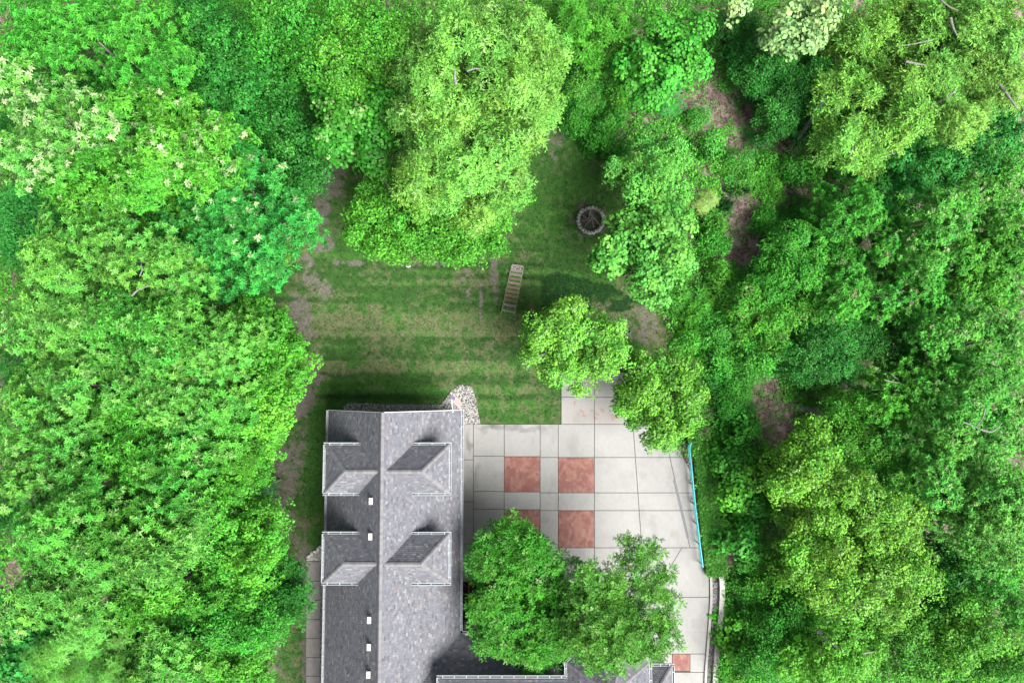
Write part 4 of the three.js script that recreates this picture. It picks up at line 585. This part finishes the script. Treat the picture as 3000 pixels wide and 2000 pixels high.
function rock(seed, s) { const R = rng(seed), g = new THREE.IcosahedronGeometry(0.5, 1), p = g.attributes.position, h = {}; for (let i = 0; i < p.count; i++) { const key = [p.getX(i), p.getY(i), p.getZ(i)].map(v => v.toFixed(3)).join(); h[key] = h[key] || 0.78 + R() * 0.4; p.setXYZ(i, p.getX(i) * h[key] * s[0], p.getY(i) * h[key] * s[1], p.getZ(i) * h[key] * s[2]); } g.computeVertexNormals(); return g; }
const rockMat = new THREE.MeshStandardMaterial({ map: texture(128, 128, (u, v) => { const n = fbm(u * 8, v * 8, 4), k = 0.2 + 0.24 * n; return [k, k * 0.98, k * 0.94]; }), roughness: 0.95 });
{ const g = [0, 1, 2].map(i => rock(40 + i, [0.34, 0.22, 0.22])); [[903, 1630], [912, 1622], [922, 1615], [931, 1608], [939, 1602]].forEach(([x, y], i) => { const p = P(x, y, 0.08), m = part(numbered('edging_rock'), g[i % 3], std(0.45, 0.44, 0.42, 0.9), scene); m.position.copy(p); m.rotation.y = 0.6 + i * 1.3; tag(m, 'pale rock edging the gravel triangle at the top of the pavers', 'rock', 'rocks edging the gravel triangle'); }); }
// stone wall
{
  const wall = thing('retaining_wall', 'low wall of pale rough stone blocks beside the dark gravel strip', 'wall'), pts = [[2113, 1669], [2116, 1700], [2117, 1727], [2116, 1760], [2114, 1796], [2110, 1830], [2106, 1862], [2104, 1893], [2101, 1920], [2100, 1944], [2098, 1972], [2096.5, 1998], [2094, 2030], [2092, 2070]], R = rng(77);
  const mats = [0, 1, 2].map(i => new THREE.MeshStandardMaterial({ map: texture(128, 128, (u, v) => { const n = fbm(u * 6 + i * 5, v * 6, 4), k = (0.2 + 0.05 * i) + 0.2 * n; return [k, k * 0.98, k * 0.93]; }), roughness: 0.95 }));
  const gs = [0, 1, 2].map(i => { const g = new THREE.BoxGeometry(0.36, 0.3, 1, 3, 2, 5), p = g.attributes.position, r = rng(500 + i), h = {}; for (let k = 0; k < p.count; k++) { const key = [p.getX(k), p.getY(k), p.getZ(k)].map(v => v.toFixed(3)).join(); h[key] = h[key] || [r() - 0.5, r() - 0.5, r() - 0.5]; p.setXYZ(k, p.getX(k) + h[key][0] * 0.03, p.getY(k) + h[key][1] * 0.035, p.getZ(k) + h[key][2] * 0.02); } g.computeVertexNormals(); return g; });
  for (let i = 0; i < pts.length - 1; i++) { const a = P(...pts[i], 0.3), b = P(...pts[i + 1], 0.3), d = b.clone().sub(a), l = d.length(), c = a.clone().add(b).multiplyScalar(0.5); for (let k = 0; k < 3; k++) { const m = part('stone_block', gs[(i + k) % 3], mats[Math.floor(R() * 3)], wall); m.position.set(c.x + (R() - 0.5) * 0.02, 0.16 - k * 0.3, c.z); m.rotation.y = Math.atan2(d.x, d.z); m.scale.set(1, 0.98, l - 0.025); } }
}
// teal guard rail
{
  const rail = thing('guard_rail', 'teal painted guard rail along the curved driveway edge', 'guard rail'), teal = new THREE.MeshStandardMaterial({ map: texture(64, 512, (u, v) => { const n = fbm(u * 3, v * 60, 4); return mix3(mix3([0.01, 0.2, 0.24], [0.02, 0.29, 0.33], n), [0.2, 0.33, 0.34], sst(0.62, 0.72, n) * 0.7); }), roughness: 0.45 });
  const px = [[2026.5, 1297], [2022, 1305], [2021.5, 1316], [2027, 1373], [2038, 1485], [2046, 1549], [2052, 1600], [2060, 1662]], pts = px.map(([x, y]) => P(x, y, 0.95)), curve = new THREE.CatmullRomCurve3(pts, false, 'centripetal');
  const g = new THREE.TubeGeometry(curve, 80, 0.065, 8, false), p = g.attributes.position; for (let i = 0; i < p.count; i++) p.setY(i, 0.95 + (p.getY(i) - 0.95) * 0.5); g.computeVertexNormals(); part('top_rail', g, teal, rail);
  const g2 = new THREE.TubeGeometry(new THREE.CatmullRomCurve3(pts.map(q => q.clone().setY(0.5)), false, 'centripetal'), 60, 0.03, 6, false); part('lower_rail', g2, teal, rail);
  for (let i = 0; i <= 6; i++) { const q = curve.getPointAt(0.02 + i * 0.16), m = part('post', new THREE.CylinderGeometry(0.04, 0.04, 1.0, 10), teal, rail); m.position.set(q.x, 0.43, q.z); part('foot_plate', new THREE.BoxGeometry(0.16, 0.02, 0.16), teal, m).position.y = -0.42; }
}
// ladder-shaped timber frame in the lawn
{
  const woodTex = (a, b, sd) => new THREE.MeshStandardMaterial({ map: texture(128, 64, (u, v) => mix3(a, b, fbm(u * 3 + sd, v * 22, 3))), roughness: 0.9 });
  const grey = woodTex([0.1, 0.09, 0.08], [0.22, 0.2, 0.18], 1), red = woodTex([0.1, 0.06, 0.048], [0.2, 0.125, 0.1], 5), R = rng(31);
  const tl = P(1499, 776, 0.12), trr = P(1534, 781, 0.12), bl = P(1468, 918, 0.12), br = P(1506, 925, 0.12), f = thing('garden_ladder', 'ladder-shaped timber bed frame set in the lawn', 'garden frame');
  const board = (n, a, b, w, h, mat, y = 0.12) => { const d = b.clone().sub(a), l = d.length(), m = part(n, new THREE.BoxGeometry(l, h, w), mat, f); m.position.copy(a).add(b).multiplyScalar(0.5); m.position.y = y - h / 2; m.rotation.y = -Math.atan2(d.z, d.x); return m; };
  board('side_rail', tl, bl, 0.06, 0.16, grey); board('side_rail', trr, br, 0.06, 0.16, grey);
  const ts = [0, 0.1, 0.185, 0.27, 0.355, 0.445, 0.53, 0.62, 0.71, 0.81, 0.93], cl = [0, 0, 0, 1, 0, 1, 1, 1, 1, 0, 0];
  ts.forEach((t, i) => { const a = tl.clone().lerp(bl, t), b = trr.clone().lerp(br, t); a.x += 0.03; b.x -= 0.03; board('rung', a, b, i === 0 || i === 10 ? 0.16 : 0.19, 0.1, cl[i] ? red : grey, 0.135 + R() * 0.02); });
  const poly = [[1499, 776], [1534, 781], [1506, 925], [1468, 918]];
  gravel('frame_gravel', 'pale chippings between the rungs of the timber frame', poly, 2600, 0.04, 0.1, [0.33, 0.31, 0.29], 0.3, 17, [0.06, 0.06, 0.04]);
  const w = []; for (let i = 0; i < 420; i++) { const t = 0.15 + R() * 0.85, s = R(), p = tl.clone().lerp(bl, t).lerp(trr.clone().lerp(br, t), s), k = 0.7 + R() * 0.6; p.y = 0.04 + R() * 0.03; w.push({ m: place(p, UP, R() * 6.283, 0.35 + R() * 0.3), c: new THREE.Color().setRGB(0.06 * k, 0.17 * k, 0.02 * k) }); }
  tag(copies('frame_weeds', LG.bush2, leafMat, w, scene), 'small weeds growing between the rungs of the timber frame', 'weeds', null, 'stuff');
}
// stone fire ring with wood in it
{
  const c = P(1730, 647, 0), f = thing('fire_ring', 'round fire ring of grey stones on the lawn', 'fire pit', [c.x, 0, c.z]), gs = [0, 1, 2, 3].map(i => rock(80 + i, [0.34, 0.3, 0.36])), mats = [rockMat, std(0.3, 0.29, 0.27, 0.95), std(0.22, 0.215, 0.2, 0.95)], R = rng(55);
  part('ash_bed', new THREE.CircleGeometry(0.95, 28).rotateX(-Math.PI / 2).translate(0, 0.03, 0), std(0.1, 0.09, 0.082, 1), f);
  for (let ring = 0; ring < 2; ring++) for (let i = 0; i < 24; i++) { const a = (i + ring * 0.5) / 24 * 6.283 + R() * 0.05, r = 0.99 + (R() - 0.5) * 0.06, m = part('stone', gs[(i + ring) % 4], mats[Math.floor(R() * 3)], f); m.position.set(Math.cos(a) * r, 0.1 + ring * 0.2, Math.sin(a) * r); m.rotation.y = -a + (R() - 0.5) * 0.4; m.scale.set(0.85, 0.8, 0.72); }
  const logMat = [std(0.16, 0.14, 0.125, 0.95), std(0.22, 0.2, 0.18, 0.95), std(0.1, 0.085, 0.075, 0.95)];
  for (let i = 0; i < 16; i++) { const a = R() * 3.14, l = 0.5 + R() * 0.8, r = R() * 0.38, b = R() * 6.283, y = 0.1 + i * 0.012, rad = 0.028 + R() * 0.035, o = V(Math.cos(b) * r, y, Math.sin(b) * r), d = V(Math.cos(a), (R() - 0.5) * 0.12, Math.sin(a)).multiplyScalar(l / 2); const m = part(numbered('firewood'), limbGeo([o.clone().sub(d), V(o.x + 0.02, o.y, o.z - 0.015), o.clone().add(d)], [rad, rad * 0.9, rad * 0.75], 7), logMat[i % 3], scene); m.position.set(c.x, 0, c.z); tag(m, 'weathered stick lying in the stone fire ring', 'firewood', 'sticks in the fire ring'); }
  const w = []; for (let i = 0; i < 90; i++) { const a = R() * 6.283, r = Math.sqrt(R()) * 0.85, k = 0.6 + R() * 0.6; w.push({ m: place(V(c.x + Math.cos(a) * r, 0.08, c.z + Math.sin(a) * r), UP, R() * 6, 0.3), c: new THREE.Color().setRGB(0.04 * k, 0.14 * k, 0.02 * k) }); }
  tag(copies('ring_weeds', LG.bush2, leafMat, w, scene), 'weeds sprouting inside the stone fire ring', 'weeds', null, 'stuff');
}
// flag on a slanting pole at the gable
{
  const foot = V(P(1327, 1206, 5.2).x, 5.0, zN + 0.35), top = P(1321, 1150, 6.3), fl = thing('flag', 'stars and stripes flag on a slanting white pole over the white gravel', 'flag');
  part('pole', limbGeo([foot, foot.clone().lerp(top, 0.5), top], [0.02, 0.02, 0.018], 8), std(0.75, 0.75, 0.74, 0.4), fl); const ball = part('finial', new THREE.SphereGeometry(0.035, 10, 8), std(0.6, 0.5, 0.2, 0.3), fl); ball.position.copy(top);
  const map = texture(380, 200, (u, v) => { v = 1 - v; if (u < 0.4 && v < 7 / 13) { const cx = u / 0.4 * 6, cy = v / (7 / 13) * 5, sx = cx - Math.floor(cx) - 0.5, sy = cy - Math.floor(cy) - 0.5; return Math.hypot(sx, sy) < 0.24 ? [0.3, 0.3, 0.31] : [0.008, 0.012, 0.07]; } return Math.floor(v * 13) % 2 ? [0.3, 0.295, 0.29] : [0.2, 0.008, 0.014]; });
  const nu = 20, nv = 14, pos = [], uv = [], idx = [], d = top.clone().sub(foot).normalize();
  for (let j = 0; j <= nv; j++) for (let i = 0; i <= nu; i++) {         // hangs from the pole, blown sideways in soft folds
    const u = i / nu, v = j / nv, a = top.clone().addScaledVector(d, -0.06 - v * 0.86);
    pos.push(a.x + u * 0.62 + Math.sin(u * 9 + v * 2) * 0.03, a.y - u * 1.0 + Math.sin(u * 11 + v * 5) * 0.05, a.z + u * 0.55 + Math.sin(u * 7 + v * 3) * 0.07); uv.push(u, 1 - v);
    if (i < nu && j < nv) { const q = j * (nu + 1) + i; idx.push(q, q + nu + 1, q + 1, q + 1, q + nu + 1, q + nu + 2); }
  }
  const g = new THREE.BufferGeometry(); g.setAttribute('position', new THREE.Float32BufferAttribute(pos, 3)); g.setAttribute('uv', new THREE.Float32BufferAttribute(uv, 2)); g.setIndex(idx); g.computeVertexNormals();
  part('cloth', g, new THREE.MeshStandardMaterial({ map, roughness: 0.9, side: THREE.DoubleSide }), fl);
}
// small things
{
  const lg = G(2360, 1201), a = G(2328, 1192), b = G(2394, 1209), m = thing('cut_log', 'thick sawn grey log lying on the leafy slope', 'log');
  for (const v of [a, b]) v.y = lg.y + 0.3; part('bark', limbGeo([a, a.clone().lerp(b, 0.5), b], [0.3, 0.29, 0.28], 16), deadBark, m);
  const e = part('cut_end', new THREE.CircleGeometry(0.27, 18), std(0.32, 0.26, 0.18, 0.9), m); const d = a.clone().sub(b).normalize(); e.position.copy(a).addScaledVector(d, 0.006); e.quaternion.setFromUnitVectors(V(0, 0, 1), d);
  const bk = P(1841, 973, 0), bu = thing('bucket', 'small blue bucket on the grass beside the round lime maple', 'bucket', [bk.x, 0, bk.z]); part('pail', new THREE.LatheGeometry([[0.001, 0.01], [0.1, 0.01], [0.13, 0.26], [0.14, 0.26], [0.14, 0.28], [0.12, 0.28], [0.095, 0.03], [0.001, 0.03]].map(q => new THREE.Vector2(...q)), 18), std(0.03, 0.15, 0.34, 0.5), bu); const hn = part('handle', new THREE.TorusGeometry(0.13, 0.008, 6, 18, Math.PI), std(0.5, 0.5, 0.5, 0.4), bu); hn.position.y = 0.27; hn.rotation.x = 1.2;
  const pp = P(1296, 782, 0), po = thing('garden_post', 'dark green post at the lawn edge under the spreading bright tree', 'post', [pp.x, 0, pp.z]); part('shaft', new THREE.CylinderGeometry(0.06, 0.07, 1.3, 12).translate(0, 0.65, 0), std(0.015, 0.03, 0.022, 0.5), po); part('cap', new THREE.ConeGeometry(0.12, 0.12, 12).translate(0, 1.36, 0), std(0.02, 0.04, 0.03, 0.5), po);
  const ws = P(1196, 779, 0.05), wr = part(numbered('flat_stone'), rock(7, [0.42, 0.16, 0.22]), std(0.42, 0.43, 0.42, 0.9), scene); wr.position.copy(ws); tag(wr, 'flat whitish stone on the lawn under the spreading bright tree', 'stone');
  const R = rng(99), br = thing('brush_pile', 'heap of pale dry sticks beside the light green round-leaved tree', 'brush pile', [0, 0, 0]); for (let i = 0; i < 16; i++) { const o = P(2040 + (R() - 0.5) * 60, 868 + (R() - 0.5) * 20, 0.15 + R() * 0.6), d = V(1, (R() - 0.3) * 0.35, -0.45 + (R() - 0.5) * 0.9).multiplyScalar(0.5 + R() * 0.5); part('stick', limbGeo([o.clone().sub(d), o.clone().add(V(0, 0.06, 0)), o.clone().add(d)], [0.028, 0.02, 0.01], 5), deadBark, br); }
  // red timber planter in the courtyard bed
  const red = std(0.2, 0.05, 0.035, 0.8), p0 = P(1373, 1709, 0.5), p1 = P(1440, 1770, 0.5), pl = thing('planter_box', 'red timber planter in the courtyard bed beside the house gutter', 'planter', [0, 0, 0]), w = p1.x - p0.x, l = p1.z - p0.z;
  for (const x of [p0.x, p1.x]) part('side_board', box(0.12, 0.5, l, x, 0.26, (p0.z + p1.z) / 2), red, pl); for (const z of [p0.z, p1.z]) part('end_board', box(w - 0.13, 0.5, 0.12, (p0.x + p1.x) / 2, 0.255, z), red, pl); part('soil', box(w - 0.13, 0.3, l - 0.13, (p0.x + p1.x) / 2, 0.17, (p0.z + p1.z) / 2), std(0.02, 0.016, 0.013, 1), pl);
}
console.log('leaf clumps', nLeaves);
renderer.render(scene, camera);
